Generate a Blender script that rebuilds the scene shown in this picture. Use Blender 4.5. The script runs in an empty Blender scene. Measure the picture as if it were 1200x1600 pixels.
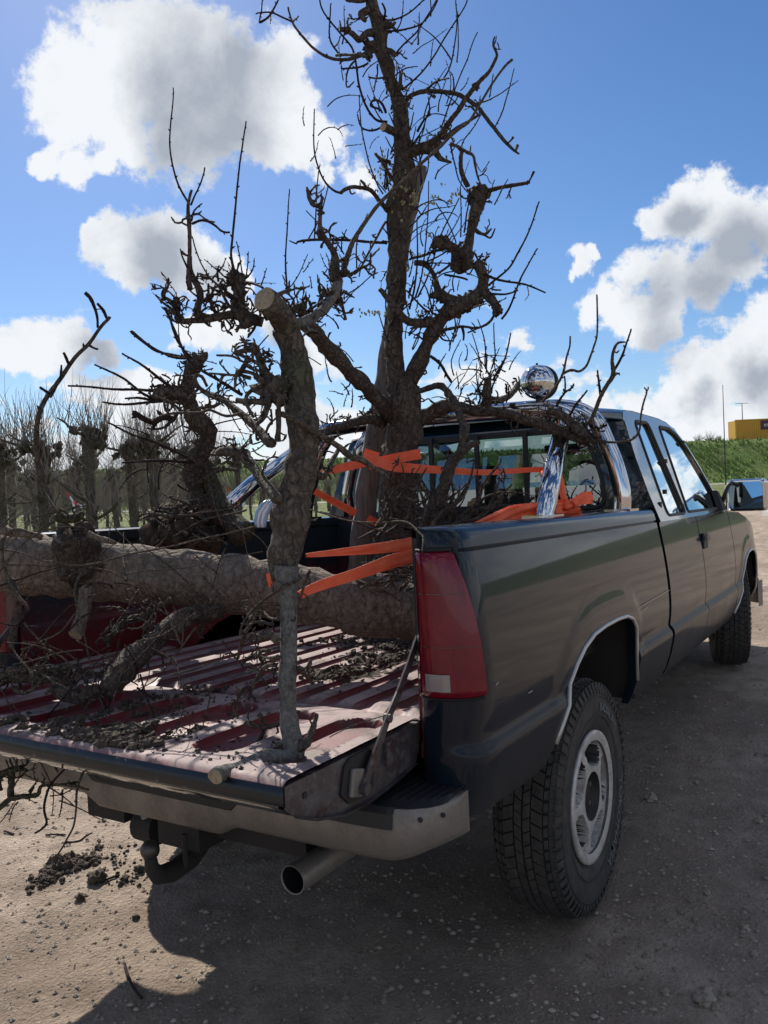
import bpy, math, random
import numpy as np
from mathutils import Vector, Matrix, noise
from mathutils.geometry import tessellate_polygon

SC = bpy.context.scene
COL = SC.collection
RND = random.Random(7)
rad = math.radians

# ------------------------------------------------------------ camera
F_PX = 1300.4
CAM = np.array([-2.7833, -1.8401, 1.4524])
_yaw, _pit, _rol = .5491, .0292, .0464
FW = np.array([math.cos(_yaw)*math.cos(_pit), math.sin(_yaw)*math.cos(_pit), -math.sin(_pit)])
_rt = np.array([math.sin(_yaw), -math.cos(_yaw), 0.]); _up = np.cross(_rt, FW)
CR = math.cos(_rol)*_rt - math.sin(_rol)*_up
CU = math.sin(_rol)*_rt + math.cos(_rol)*_up
cd = bpy.data.cameras.new('camera'); cam = bpy.data.objects.new('camera', cd); COL.objects.link(cam)
cd.sensor_fit = 'HORIZONTAL'; cd.sensor_width = 36; cd.lens = 36*F_PX/1200
cd.clip_start = .05; cd.clip_end = 6000
cam.matrix_world = Matrix(((CR[0], CU[0], -FW[0], CAM[0]), (CR[1], CU[1], -FW[1], CAM[1]), (CR[2], CU[2], -FW[2], CAM[2]), (0, 0, 0, 1)))
SC.camera = cam

# ------------------------------------------------------------ exposure
SC.view_settings.view_transform = 'Standard'; SC.view_settings.look = 'None'
SC.view_settings.exposure = 0.62; SC.view_settings.gamma = 1; SC.view_settings.use_curve_mapping = False
SC.cycles.max_bounces = 7; SC.cycles.transparent_max_bounces = 12
SC.cycles.use_denoising = True

# ------------------------------------------------------------ sun
SUN_AZ, SUN_EL = rad(50), rad(39)
SD = Vector((math.cos(SUN_AZ)*math.cos(SUN_EL), math.sin(SUN_AZ)*math.cos(SUN_EL), math.sin(SUN_EL)))
sl = bpy.data.lights.new('sun', 'SUN'); sl.energy = 4.0; sl.angle = rad(.55); sl.color = (1, .94, .85)
so = bpy.data.objects.new('sun', sl); COL.objects.link(so); so.location = (0, 0, 30)
so.rotation_euler = SD.to_track_quat('Z', 'Y').to_euler()

def ray(x, y): return FW + CR*(x-600)/F_PX + CU*(800-y)/F_PX
def at(x, y, d): return CAM + ray(x, y)*d
def on_plane(x, y, ax, val):
    r = ray(x, y); return CAM + r*(val-CAM[ax])/r[ax]

# ------------------------------------------------------------ sky (world)
W = bpy.data.worlds.new('World'); SC.world = W; W.use_nodes = True
nt = W.node_tree; nt.nodes.clear(); N = nt.nodes; Lk = nt.links
def wn(t, **k):
    n = N.new(t)
    for a, b in k.items(): setattr(n, a, b)
    return n
def wmath(op, a, b=None, c=None, clamp=False):
    n = wn('ShaderNodeMath', operation=op, use_clamp=clamp)
    for i, v in enumerate((a, b, c)):
        if v is None: continue
        if isinstance(v, (int, float)): n.inputs[i].default_value = v
        else: Lk.new(v, n.inputs[i])
    return n.outputs[0]
tc = wn('ShaderNodeTexCoord'); DIR = tc.outputs['Generated']
sky = wn('ShaderNodeTexSky', sky_type='NISHITA', sun_disc=False)
sky.sun_elevation = SUN_EL; sky.sun_rotation = math.pi/2 - SUN_AZ
sky.altitude = 0; sky.air_density = 1.0; sky.dust_density = .25; sky.ozone_density = 2.2
# clouds: lobes given by direction and angular size, broken up by noise
LOBES = []
def lobe(x, y, r, sx=1.0):
    v = ray(x, y); v = v/np.linalg.norm(v); LOBES.append((v, r*.84/F_PX))
for a in [(130,150,95),(210,105,115),(290,110,125),(350,150,110),(300,190,115),(420,110,60),(450,200,75),(500,205,52),(200,210,75),(120,170,60),(110,265,40),(60,250,30),(160,255,36),(560,285,42),(520,275,26),
          (180,385,58),(250,375,70),(300,410,75),(350,430,52),(210,410,50),(140,375,28),
          (100,545,50),(160,548,32),(60,555,52),(20,570,40),(300,520,46),(350,515,50),(420,520,52),(470,540,48),
          (905,415,32),(930,400,20),(885,438,16),
          (1060,320,62),(1110,325,72),(1160,350,74),(1215,370,80),(1020,340,34),(1150,410,48),(1180,430,46),
          (990,430,52),(1050,440,64),(1110,440,52),(950,475,50),(1000,500,62),(1050,500,46),(920,480,36),(1040,520,30),
          (1200,520,60),(1150,560,64),(1100,590,56),(1050,615,52),(1000,630,50),(1250,560,90),(1180,600,66),(950,640,40)]:
    lobe(*a)
def wnoise(scale, detail, rough, vec=None, dist=0.0):
    n = wn('ShaderNodeTexNoise'); n.inputs['Scale'].default_value = scale; n.inputs['Detail'].default_value = detail
    n.inputs['Roughness'].default_value = rough; n.inputs['Distortion'].default_value = dist
    Lk.new(vec or DIR, n.inputs['Vector']); return n
wob = wnoise(9, 6, .62)
wsub = wn('ShaderNodeVectorMath', operation='SUBTRACT'); Lk.new(wob.outputs['Color'], wsub.inputs[0]); wsub.inputs[1].default_value = (.5, .5, .5)
wsc = wn('ShaderNodeVectorMath', operation='SCALE'); Lk.new(wsub.outputs[0], wsc.inputs[0]); wsc.inputs['Scale'].default_value = .085
wadd = wn('ShaderNodeVectorMath', operation='ADD'); Lk.new(DIR, wadd.inputs[0]); Lk.new(wsc.outputs[0], wadd.inputs[1])
cur = None
for v, r in LOBES:
    d = wn('ShaderNodeVectorMath', operation='DISTANCE'); Lk.new(wadd.outputs[0], d.inputs[0]); d.inputs[1].default_value = tuple(v)
    m = wmath('MULTIPLY_ADD', d.outputs['Value'], -1/r, 1.0)
    if cur is None: cur = m
    else: cur = wmath('SMOOTH_MAX', cur, m, .30)
sepd = wn('ShaderNodeSeparateXYZ'); Lk.new(DIR, sepd.inputs[0]); EZ = sepd.outputs['Z']
# outside the photographed part of the sky the same kind of broken cloud carries on
dotf = wn('ShaderNodeVectorMath', operation='DOT_PRODUCT'); Lk.new(DIR, dotf.inputs[0]); dotf.inputs[1].default_value = tuple(FW)
gen = wnoise(2.7, 5, .55)
gm = wmath('ADD', wmath('MULTIPLY', wmath('SUBTRACT', gen.outputs['Fac'], .50), 7.0), wmath('MULTIPLY', wmath('SUBTRACT', .70, dotf.outputs['Value']), 14.0, clamp=False))
gm2 = wmath('MINIMUM', gm, wmath('MULTIPLY', wmath('SUBTRACT', gen.outputs['Fac'], .50), 7.0))
cur = wmath('SMOOTH_MAX', cur, gm2, .2)
# low bank of cloud towards the horizon, all round
mp = wn('ShaderNodeMapping'); mp.inputs['Scale'].default_value = (1, 1, 2.6); Lk.new(DIR, mp.inputs['Vector'])
bank = wnoise(6.5, 8, .58, mp.outputs[0])
bk = wmath('ADD', wmath('MULTIPLY', wmath('SUBTRACT', bank.outputs['Fac'], .5), 3.4),
           wmath('MULTIPLY', wmath('SUBTRACT', .135, EZ), 7.0))
cur = wmath('SMOOTH_MAX', cur, bk, .15)
fine = wnoise(30, 9, .66); mid = wnoise(12, 6, .6)
dens = wmath('ADD', wmath('ADD', cur, wmath('MULTIPLY', wmath('SUBTRACT', mid.outputs['Fac'], .52), 1.5)), wmath('MULTIPLY', wmath('SUBTRACT', fine.outputs['Fac'], .5), 1.35))
def ramp(src, a, b, c=0., d=1.):
    n = wn('ShaderNodeMapRange', interpolation_type='SMOOTHSTEP'); Lk.new(src, n.inputs[0])
    for i, v in enumerate((a, b, c, d)): n.inputs[i+1].default_value = v
    return n.outputs[0]
mask = ramp(dens, -.02, .34)
GREYS = [(325,185,105),(265,150,70),(370,120,55),(290,225,60),(260,400,60),(330,430,50),(150,560,50),(1060,345,35),(1170,385,60),(1030,465,50),(1110,450,45),(1040,520,45),(1180,595,40),(1090,632,30),(1250,620,50),(440,545,40)]
gcur = None
for x, y, r in GREYS:
    v = ray(x, y); v = v/np.linalg.norm(v); d = wn('ShaderNodeVectorMath', operation='DISTANCE'); Lk.new(wadd.outputs[0], d.inputs[0]); d.inputs[1].default_value = tuple(v)
    m = wmath('MULTIPLY_ADD', d.outputs['Value'], -F_PX/(r*1.35), 1.0); gcur = m if gcur is None else wmath('SMOOTH_MAX', gcur, m, .4)
thick = wmath('MAXIMUM', ramp(gcur, -.05, .85), wmath('MULTIPLY', ramp(dotf.outputs['Value'], .78, .66), ramp(gm2, .15, .9)))
shn = wnoise(7.5, 8, .62, dist=.25)
grey = wmath('MULTIPLY', wmath('ADD', thick, wmath('MULTIPLY', wmath('SUBTRACT', shn.outputs['Fac'], .50), 2.0)), .95, clamp=True)
ccol = wn('ShaderNodeMix', data_type='RGBA'); Lk.new(grey, ccol.inputs[0])
ccol.inputs[6].default_value = (.585, .605, .63, 1); ccol.inputs[7].default_value = (.26, .29, .34, 1)
hsv = wn('ShaderNodeHueSaturation'); hsv.inputs['Saturation'].default_value = 1.2; Lk.new(sky.outputs[0], hsv.inputs['Color'])
SKY_K = .076
scl = wn('ShaderNodeVectorMath', operation='MULTIPLY'); Lk.new(hsv.outputs[0], scl.inputs[0]); scl.inputs[1].default_value = (.70, .765, .895)
cs = wn('ShaderNodeVectorMath', operation='SCALE'); Lk.new(ccol.outputs[2], cs.inputs[0]); cs.inputs['Scale'].default_value = 1/SKY_K
mx = wn('ShaderNodeMix', data_type='RGBA'); Lk.new(mask, mx.inputs[0]); Lk.new(scl.outputs[0], mx.inputs[6]); Lk.new(cs.outputs[0], mx.inputs[7])
bgn = wn('ShaderNodeBackground'); Lk.new(mx.outputs[2], bgn.inputs['Color']); bgn.inputs['Strength'].default_value = SKY_K
wo = wn('ShaderNodeOutputWorld'); Lk.new(bgn.outputs[0], wo.inputs['Surface'])

# ------------------------------------------------------------ mesh helpers
TP = .0223                       # the body sits slightly nose down on its wheels
class MB:
    def __init__(s): s.v = []; s.f = []; s.m = []
    def add(s, vs, fs, mi=0):
        o = len(s.v); s.v += [tuple(float(c) for c in p) for p in vs]
        s.f += [tuple(i+o for i in f) for f in fs]; s.m += [mi]*len(fs); return s
    def grid(s, rows, closed=False, flip=False, mi=0):
        n = len(rows[0]); vs = [p for r in rows for p in r]; fs = []
        for i in range(len(rows)-1):
            for j in range(n if closed else n-1):
                a, b = i*n+j, i*n+(j+1) % n; q = (a, b, b+n, a+n)
                pts = {tuple(round(float(c), 5) for c in vs[k]) for k in q}
                if len(pts) < 3: continue
                fs.append(q[::-1] if flip else q)
        return s.add(vs, fs, mi)
    def box(s, c, d, R=None, mi=0, taper=None):
        x, y, z = [k/2 for k in d]; vs = []
        for sz in (-1, 1):
            t = taper if (taper and sz > 0) else 1
            for sx, sy in ((-1, -1), (1, -1), (1, 1), (-1, 1)): vs.append(Vector((sx*x*t, sy*y*t, sz*z)))
        if R is not None: vs = [R @ v for v in vs]
        vs = [(v[0]+c[0], v[1]+c[1], v[2]+c[2]) for v in vs]
        return s.add(vs, [(3, 2, 1, 0), (4, 5, 6, 7), (0, 1, 5, 4), (1, 2, 6, 5), (2, 3, 7, 6), (3, 0, 4, 7)], mi)
    def prism(s, poly, fn, t0, t1, mi=0):
        """poly: 2D outline; fn(u,v,t)->xyz; extruded from t0 to t1"""
        n = len(poly); a = [fn(u, v, t0) for u, v in poly]; b = [fn(u, v, t1) for u, v in poly]
        tri = tessellate_polygon([[Vector((u, v, 0)) for u, v in poly]])
        fs = [tuple(t) for t in tri]+[tuple(i+n for i in t[::-1]) for t in tri]
        fs += [(i, (i+1) % n, (i+1) % n+n, i+n) for i in range(n)]
        return s.add(a+b, fs, mi)
    def tube(s, P, R, n=10, rough=0., seed=0., caps=True, flat=1., mi=0, capmi=None):
        P = [Vector(p) for p in P]
        if isinstance(R, (int, float)): R = [R]*len(P)
        T = []
        for i in range(len(P)):
            t = P[min(i+1, len(P)-1)]-P[max(i-1, 0)]; T.append(t.normalized() if t.length > 1e-9 else Vector((0, 0, 1)))
        u = T[0].orthogonal().normalized(); rows = []
        for i, p in enumerate(P):
            u = (u-T[i]*u.dot(T[i])); u = u.normalized() if u.length > 1e-6 else T[i].orthogonal().normalized()
            w = T[i].cross(u); row = []
            for k in range(n):
                a = 2*math.pi*k/n; r = R[i]
                d = u*math.cos(a)+w*math.sin(a)*flat
                if rough:
                    q = (p+d*r)
                    r *= 1+rough*(noise.noise(q*(1.1/max(R[i], .004))+Vector((seed, 0, 0)))*1.3+noise.noise(q*(3/max(R[i], .004))+Vector((0, seed, 0)))*.6)
                row.append(p+d*r)
            rows.append(row)
        s.grid(rows, closed=True, mi=mi)
        if caps:
            o = len(s.v); m = len(rows)
            base = o-m*n
            for i0, fl in ((0, True), ((m-1)*n, False)):
                ids = [base+i0+k for k in range(n)]
                s.f.append(tuple(ids[::-1] if fl else ids)); s.m.append(capmi if (capmi is not None and not fl) else mi)
        return s
    def ball(s, c, r, n=8, rough=0., seed=0., sq=(1, 1, 1), mi=0):
        rows = []
        for i in range(n+1):
            th = math.pi*i/n; row = []
            for k in range(n*2):
                a = math.pi*k/n; d = Vector((math.sin(th)*math.cos(a), math.sin(th)*math.sin(a), math.cos(th)))
                rr = 1.
                if rough: rr += rough*(noise.noise(d*1.7+Vector((seed, seed, 0)))*1.5+noise.noise(d*4+Vector((0, seed, seed)))*.8)
                row.append((c[0]+d.x*r*rr*sq[0], c[1]+d.y*r*rr*sq[1], c[2]+d.z*r*rr*sq[2]))
            rows.append(row)
        return s.grid(rows, closed=True, flip=True, mi=mi)
    def lathe(s, prof, c, n=48, axis=1, mi=0):
        """prof: (r, t) ; t along axis"""
        rows = []
        for r, t in prof:
            row = []
            for k in range(n):
                a = 2*math.pi*k/n
                if axis == 1: row.append((c[0]+r*math.cos(a), c[1]+t, c[2]+r*math.sin(a)))
                elif axis == 0: row.append((c[0]+t, c[1]+r*math.cos(a), c[2]+r*math.sin(a)))
                else: row.append((c[0]+r*math.cos(a), c[1]+r*math.sin(a), c[2]+t))
            rows.append(row)
        return s.grid(rows, closed=True, mi=mi)
    def build(s, name, mat, parent=None, smooth=False, body=False, auto=None):
        me = bpy.data.meshes.new(name)
        vs = s.v
        if body: vs = [(x, y, z-TP*x) for x, y, z in vs]
        me.from_pydata(vs, [], [f for f in s.f if len(set(f)) > 2]); 
        mats = mat if isinstance(mat, (list, tuple)) else [mat]
        for m in mats: me.materials.append(m)
        if len(mats) > 1 and len(me.polygons) == len(s.m): me.polygons.foreach_set('material_index', s.m)
        if smooth or auto:
            me.polygons.foreach_set('use_smooth', [True]*len(me.polygons))
        me.update()
        if auto: me.set_sharp_from_angle(angle=rad(auto))
        o = bpy.data.objects.new(name, me); COL.objects.link(o)
        if parent is not None: o.parent = parent
        return o
def weld(o, d=1e-4):
    import bmesh
    bm = bmesh.new(); bm.from_mesh(o.data); bmesh.ops.remove_doubles(bm, verts=bm.verts, dist=d)
    bmesh.ops.recalc_face_normals(bm, faces=bm.faces); bm.to_mesh(o.data); bm.free(); return o
def bevel(o, w, seg=2, ang=35):
    m = o.modifiers.new('bevel', 'BEVEL'); m.width = w; m.segments = seg; m.limit_method = 'ANGLE'; m.angle_limit = rad(ang); return o
def tag(o, label=None, cat=None, group=None, kind=None):
    if label: o['label'] = label
    if cat: o['category'] = cat
    if group: o['group'] = group
    if kind: o['kind'] = kind
    return o
def thing(name, label, cat, loc=(0, 0, 0), group=None):
    o = bpy.data.objects.new(name, None); o.empty_display_size = .1; COL.objects.link(o); o.location = loc
    return tag(o, label, cat, group)

# ------------------------------------------------------------ materials
def mat(name, col=(.5, .5, .5), rough=.6, metal=0., spec=.5, coat=0., coat_r=.05):
    m = bpy.data.materials.new(name); m.use_nodes = True; b = m.node_tree.nodes['Principled BSDF']
    b.inputs['Base Color'].default_value = (*col, 1); b.inputs['Roughness'].default_value = rough
    b.inputs['Metallic'].default_value = metal; b.inputs['Specular IOR Level'].default_value = spec
    b.inputs['Coat Weight'].default_value = coat; b.inputs['Coat Roughness'].default_value = coat_r
    return m
class NT:
    """short hand for building a node tree on a material"""
    def __init__(s, m): s.t = m.node_tree; s.b = s.t.nodes['Principled BSDF']; s.tc = s.t.nodes.new('ShaderNodeTexCoord').outputs['Object']
    def link(s, a, b): s.t.links.new(a, b)
    def noise(s, scale, detail=5, rough=.6, vec=None, mapsc=None, dist=0.):
        v = vec or s.tc
        if mapsc:
            mp = s.t.nodes.new('ShaderNodeMapping'); mp.inputs['Scale'].default_value = mapsc; s.link(v, mp.inputs[0]); v = mp.outputs[0]
        n = s.t.nodes.new('ShaderNodeTexNoise'); n.inputs['Scale'].default_value = scale; n.inputs['Detail'].default_value = detail
        n.inputs['Roughness'].default_value = rough; n.inputs['Distortion'].default_value = dist; s.link(v, n.inputs['Vector']); return n.outputs['Fac']
    def voro(s, scale, feat='F1', vec=None, mapsc=None):
        v = vec or s.tc
        if mapsc:
            mp = s.t.nodes.new('ShaderNodeMapping'); mp.inputs['Scale'].default_value = mapsc; s.link(v, mp.inputs[0]); v = mp.outputs[0]
        n = s.t.nodes.new('ShaderNodeTexVoronoi'); n.feature = feat; n.inputs['Scale'].default_value = scale; s.link(v, n.inputs['Vector']); return n.outputs['Distance']
    def mr(s, src, a, b, c=0., d=1.):
        n = s.t.nodes.new('ShaderNodeMapRange'); s.link(src, n.inputs[0])
        for i, v in enumerate((a, b, c, d)): n.inputs[i+1].default_value = v
        return n.outputs[0]
    def math(s, op, a, b=None, clamp=False):
        n = s.t.nodes.new('ShaderNodeMath'); n.operation = op; n.use_clamp = clamp
        for i, v in enumerate((a, b)):
            if v is None: continue
            if isinstance(v, (int, float)): n.inputs[i].default_value = v
            else: s.link(v, n.inputs[i])
        return n.outputs[0]
    def mix(s, fac, a, b):
        n = s.t.nodes.new('ShaderNodeMix'); n.data_type = 'RGBA'
        if isinstance(fac, (int, float)): n.inputs[0].default_value = fac
        else: s.link(fac, n.inputs[0])
        for i, v in ((6, a), (7, b)):
            if isinstance(v, tuple): n.inputs[i].default_value = (*v, 1)
            else: s.link(v, n.inputs[i])
        return n.outputs[2]
    def xyz(s):
        n = s.t.nodes.new('ShaderNodeSeparateXYZ'); s.link(s.tc, n.inputs[0]); return n.outputs
    def col(s, c): s.link(c, s.b.inputs['Base Color'])
    def rough(s, c): s.link(c, s.b.inputs['Roughness'])
    def bump(s, h, strength=.5, dist=.01):
        n = s.t.nodes.new('ShaderNodeBump'); n.inputs['Strength'].default_value = strength; n.inputs['Distance'].default_value = dist
        s.link(h, n.inputs['Height']); s.link(n.outputs[0], s.b.inputs['Normal'])

def m_paint(name='paint', base=(.007, .020, .032)):
    m = mat(name, base, .35, 0, .08, .7, .03); m.node_tree.nodes['Principled BSDF'].inputs['Coat IOR'].default_value = 1.34; t = NT(m); X, Y, Z = t.xyz()
    zt = t.math('ADD', Z, t.math('MULTIPLY', X, TP))
    d = t.mr(zt, .50, .98, .95, .03)
    n1 = t.noise(3.2, 6, .6); n2 = t.noise(26, 6, .7, mapsc=(1, 1, .35)); n3 = t.noise(160, 3, .6)
    dust = t.math('MULTIPLY', d, t.mr(n1, .25, .7, .45, 1.15))
    dust = t.math('MULTIPLY', dust, t.mr(n2, .3, .7, .75, 1.1), clamp=True)
    dust = t.math('MULTIPLY', dust, t.mr(n3, .3, .7, .85, 1.1), clamp=True)
    spl = t.math('MULTIPLY', t.mr(t.voro(95), .12, .2, 1, 0), t.math('MULTIPLY', t.mr(t.noise(4, 4, .6), .5, .62), t.mr(zt, .55, 1.05, 1.2, 0)), clamp=True); dust = t.math('MAXIMUM', dust, spl)
    g = t.t.nodes.new('ShaderNodeNewGeometry'); sp = t.t.nodes.new('ShaderNodeSeparateXYZ'); t.link(g.outputs['Normal'], sp.inputs[0])
    dust = t.math('MULTIPLY', dust, t.mr(t.math('ABSOLUTE', sp.outputs[1]), .3, .95, .12, 1.))
    led = t.math('MULTIPLY', t.mr(sp.outputs[2], .15, .6), t.mr(zt, 1.0, 1.1, .8, .0)); dust = t.math('MAXIMUM', dust, led)
    t.col(t.mix(t.math('MULTIPLY', dust, .36), base, (.17, .145, .125)))
    t.rough(t.mr(dust, 0, 1, .3, .75))
    t.link(t.mr(dust, 0, 1, .66, .08), t.b.inputs['Coat Weight']); t.link(t.mr(dust, 0, 1, .03, .30), t.b.inputs['Coat Roughness'])
    return m
M = {}
M['paint'] = m_paint('paint', (.004, .010, .019))
M['paint_clean'] = mat('paint_clean', (.004, .015, .021), .2, 0, .5, 1, .03)
def m_red():
    m = mat('bed_red', (.12, .008, .014), .45); t = NT(m); X, Y, Z = t.xyz()
    n1 = t.noise(5, 7, .65, mapsc=(.6, 1.6, 1)); n2 = t.noise(38, 6, .7, mapsc=(.35, 1, 1)); n3 = t.noise(150, 4, .6)
    g = t.t.nodes.new('ShaderNodeNewGeometry'); sp = t.t.nodes.new('ShaderNodeSeparateXYZ'); t.link(g.outputs['Normal'], sp.inputs[0])
    up = t.mr(sp.outputs[2], .6, .98, 0, 1)
    zt = t.math('ADD', Z, t.math('MULTIPLY', X, TP))
    hi = t.mr(zt, .832, .845, .18, 1.0)
    wear = t.math('MULTIPLY', t.mr(n1, .28, .56, .05, 1.1), t.mr(n2, .30, .55, .45, 1.25), clamp=True)
    wear = t.math('MULTIPLY', t.math('MULTIPLY', wear, up), hi, clamp=True)
    c = t.mix(t.mr(n3, .3, .7), (.10, .006, .012), (.16, .012, .018))
    c = t.mix(wear, c, (.33, .255, .24))
    dirt = t.mr(t.noise(9, 8, .7), .50, .64, 0, .85)
    c = t.mix(dirt, c, (.07, .05, .038)); t.col(c)
    t.rough(t.mr(wear, 0, 1, .4, .78)); t.b.inputs['Specular IOR Level'].default_value = .3; t.bump(t.math('ADD', n3, n2), .25, .002)
    return m
M['red'] = m_red()
def m_inner():
    m = mat('bed_inner', (.01, .02, .03), .5); t = NT(m); X, Y, Z = t.xyz()
    n1 = t.noise(7, 6, .65); n2 = t.noise(60, 5, .6)
    f = t.mr(t.math('ADD', Z, t.math('MULTIPLY', n1, .35)), 1.12, 1.26)
    c = t.mix(f, (.11, .007, .012), (.008, .016, .024)); c = t.mix(t.mr(n2, .55, .75, 0, .5), c, (.12, .09, .07)); t.col(c); return m
M['inner'] = m_inner()
M['chrome'] = mat('chrome', (.58, .59, .61), .07, 1.)
def m_dustchrome():
    m = mat('dusty_chrome', (.45, .43, .40), .28, 1.); t = NT(m); n1 = t.noise(8, 6, .65, mapsc=(1, 1, .6)); n2 = t.noise(90, 4, .6)
    d = t.math('MULTIPLY', t.mr(n1, .25, .65, .35, 1), t.mr(n2, .3, .7, .8, 1.1), clamp=True)
    t.col(t.mix(d, (.34, .33, .315), (.15, .125, .10))); t.rough(t.mr(d, 0, 1, .16, .62)); t.link(t.mr(d, 0, 1, .95, .12), t.b.inputs['Metallic']); return m
M['dchrome'] = m_dustchrome()
M['black'] = mat('black_plastic', (.012, .012, .014), .55)
def m_rubber():
    m = mat('tyre_rubber', (.018, .018, .018), .8); t = NT(m); n1 = t.noise(30, 6, .65); n2 = t.noise(7, 4, .6)
    t.col(t.mix(t.math('MULTIPLY', t.mr(n1, .3, .75, .1, .8), t.mr(n2, .3, .7, .3, 1.)), (.018, .018, .019), (.12, .108, .09))); t.bump(n1, .3, .002); return m
M['rubber'] = m_rubber()
M['groove'] = mat('groove_shade', (.006, .006, .006), .9)  # carcass blackened under the tread: shade between the blocks put into colour
M['letter'] = mat('letter_rubber', (.14, .145, .145), .7)
def m_alloy():
    m = mat('alloy', (.6, .6, .58), .35, .85); t = NT(m); n1 = t.noise(14, 7, .7); n2 = t.noise(120, 4, .6)
    d = t.math('MULTIPLY', t.mr(n1, .3, .62, .1, 1), t.mr(n2, .3, .7, .7, 1.1), clamp=True)
    t.col(t.mix(d, (.74, .72, .69), (.33, .29, .25))); t.rough(t.mr(d, 0, 1, .3, .8)); t.link(t.mr(d, 0, 1, .55, 0), t.b.inputs['Metallic']); return m
M['alloy'] = m_alloy()
M['hub'] = mat('hub_dark_slot_shade', (.035, .032, .03), .6, .3)
M['under'] = mat('underbody', (.03, .025, .021), .85)
def m_lens():
    m = mat('red_lens', (.30, .005, .018), .15, 0, .3, .35, .02); t = NT(m); n = t.noise(12, 5, .6)
    g = t.t.nodes.new('ShaderNodeTexWave'); g.bands_direction = 'Z'; g.inputs['Scale'].default_value = 45; t.link(t.tc, g.inputs[0])
    t.col(t.mix(t.mr(n, .3, .7), (.11, .002, .011), (.19, .004, .018))); t.bump(g.outputs['Fac'], .05, .001)
    t.link(t.mr(n, .2, .8, .04, .35), t.b.inputs['Roughness']); return m
M['lens'] = m_lens()
M['lens_dark'] = mat('lens_edge', (.05, .004, .01), .2, 0, .5, 1)
M['lens_clear'] = mat('clear_lens', (.26, .22, .20), .25, 0, .5, 1)
def m_glass(name, tint=(.55, .68, .66), refl=.10):
    m = bpy.data.materials.new(name); m.use_nodes = True; t = m.node_tree; t.nodes.clear()
    o = t.nodes.new('ShaderNodeOutputMaterial'); tr = t.nodes.new('ShaderNodeBsdfTransparent'); tr.inputs[0].default_value = (*tint, 1)
    gl = t.nodes.new('ShaderNodeBsdfGlossy'); gl.inputs['Roughness'].default_value = .015; gl.inputs[0].default_value = (.95, 1, 1, 1)
    fr = t.nodes.new('ShaderNodeFresnel'); fr.inputs[0].default_value = 1.52
    ad = t.nodes.new('ShaderNodeMath'); ad.operation = 'MULTIPLY_ADD'; ad.inputs[1].default_value = 1.25; ad.inputs[2].default_value = refl; ad.use_clamp = True
    t.links.new(fr.outputs[0], ad.inputs[0])
    mi = t.nodes.new('ShaderNodeMixShader'); t.links.new(ad.outputs[0], mi.inputs[0]); t.links.new(tr.outputs[0], mi.inputs[1]); t.links.new(gl.outputs[0], mi.inputs[2])
    t.links.new(mi.outputs[0], o.inputs[0]); return m
M['glass'] = m_glass('window_glass')
M['rearglass'] = m_glass('rear_glass', (.42, .52, .50), .16)
M['sideglass'] = m_glass('side_glass', (.22, .30, .29), .05)
M['mirror'] = mat('mirror_glass', (.62, .72, .74), .03, 1.)
def m_strap():
    m = mat('orange_strap', (.80, .085, .022), .62); t = NT(m); n = t.noise(25, 4, .6); n2 = t.noise(400, 2, .5)
    t.col(t.mix(t.mr(n, .3, .7), (.82, .10, .035), (.92, .16, .06))); t.bump(n2, .3, .001)
    t.b.inputs['Transmission Weight'].default_value = 0; t.b.inputs['Subsurface Weight'].default_value = .0
    return m
M['strap'] = m_strap()
def m_bark(name, dark, light, moss=None, scale=1., lich=.5, crack=.5):
    m = mat(name, dark, .92, 0, .25); t = NT(m)
    n1 = t.noise(9*scale, 7, .65); n2 = t.noise(60*scale, 6, .7); v = t.voro(70*scale)
    wv = t.t.nodes.new('ShaderNodeMapping'); wv.inputs['Scale'].default_value = (1, 1, .45); t.link(t.tc, wv.inputs[0])
    wa = t.t.nodes.new('ShaderNodeTexNoise'); wa.inputs['Scale'].default_value = 30*scale; wa.inputs['Detail'].default_value = 4; t.link(t.tc, wa.inputs['Vector'])
    wm = t.t.nodes.new('ShaderNodeVectorMath'); wm.operation = 'MULTIPLY_ADD'; t.link(wa.outputs['Color'], wm.inputs[0]); wm.inputs[1].default_value = (.05/scale, .05/scale, .05/scale); t.link(wv.outputs[0], wm.inputs[2])
    v2 = t.voro(48*scale, 'DISTANCE_TO_EDGE', vec=wm.outputs[0])
    c = t.mix(t.mr(n2, .3, .72), dark, light)
    c = t.mix(t.mr(n1, .48, .72, 0, .7*lich), c, (.20, .19, .165))
    if moss: c = t.mix(t.mr(t.noise(5*scale, 5, .6), .55, .68, 0, .8), c, moss)
    c = t.mix(t.mr(v2, .0, .12, crack, 0), c, (dark[0]*.35, dark[1]*.35, dark[2]*.35))
    t.col(c); t.bump(t.math('ADD', t.math('MULTIPLY', t.mr(v2, 0, .2), crack*1.6), t.math('ADD', n2, t.math('MULTIPLY', v, .6))), .9, .008); return m
M['bark'] = m_bark('bark_dark', (.042, .031, .025), (.165, .13, .105), None)
M['bark_orch'] = m_bark('bark_orchard_haze', (.065, .052, .042), (.18, .15, .12), None)  # paler than the load's bark: distance haze and backlight put into the colour
M['bark_b'] = m_bark('bark_sawn', (.05, .038, .03), (.19, .155, .12), (.075, .08, .035), .9, .9)
M['bark_log'] = m_bark('bark_log', (.075, .055, .042), (.31, .24, .19), (.06, .05, .03), .7, 1., .35)
M['bark_pale'] = m_bark('bark_pale', (.07, .062, .055), (.27, .26, .24), None, 1.3, 1., .2)
M['bark_moss'] = m_bark('bark_mossy', (.05, .045, .03), (.11, .10, .07), (.085, .10, .03), 1., .5)
M['twig'] = m_bark('twig_bark', (.035, .022, .022), (.085, .055, .05), None, 2.5, .2)
M['twig_pale'] = m_bark('twig_pale', (.09, .068, .05), (.24, .19, .145), None, 2.5, .5)
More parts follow.
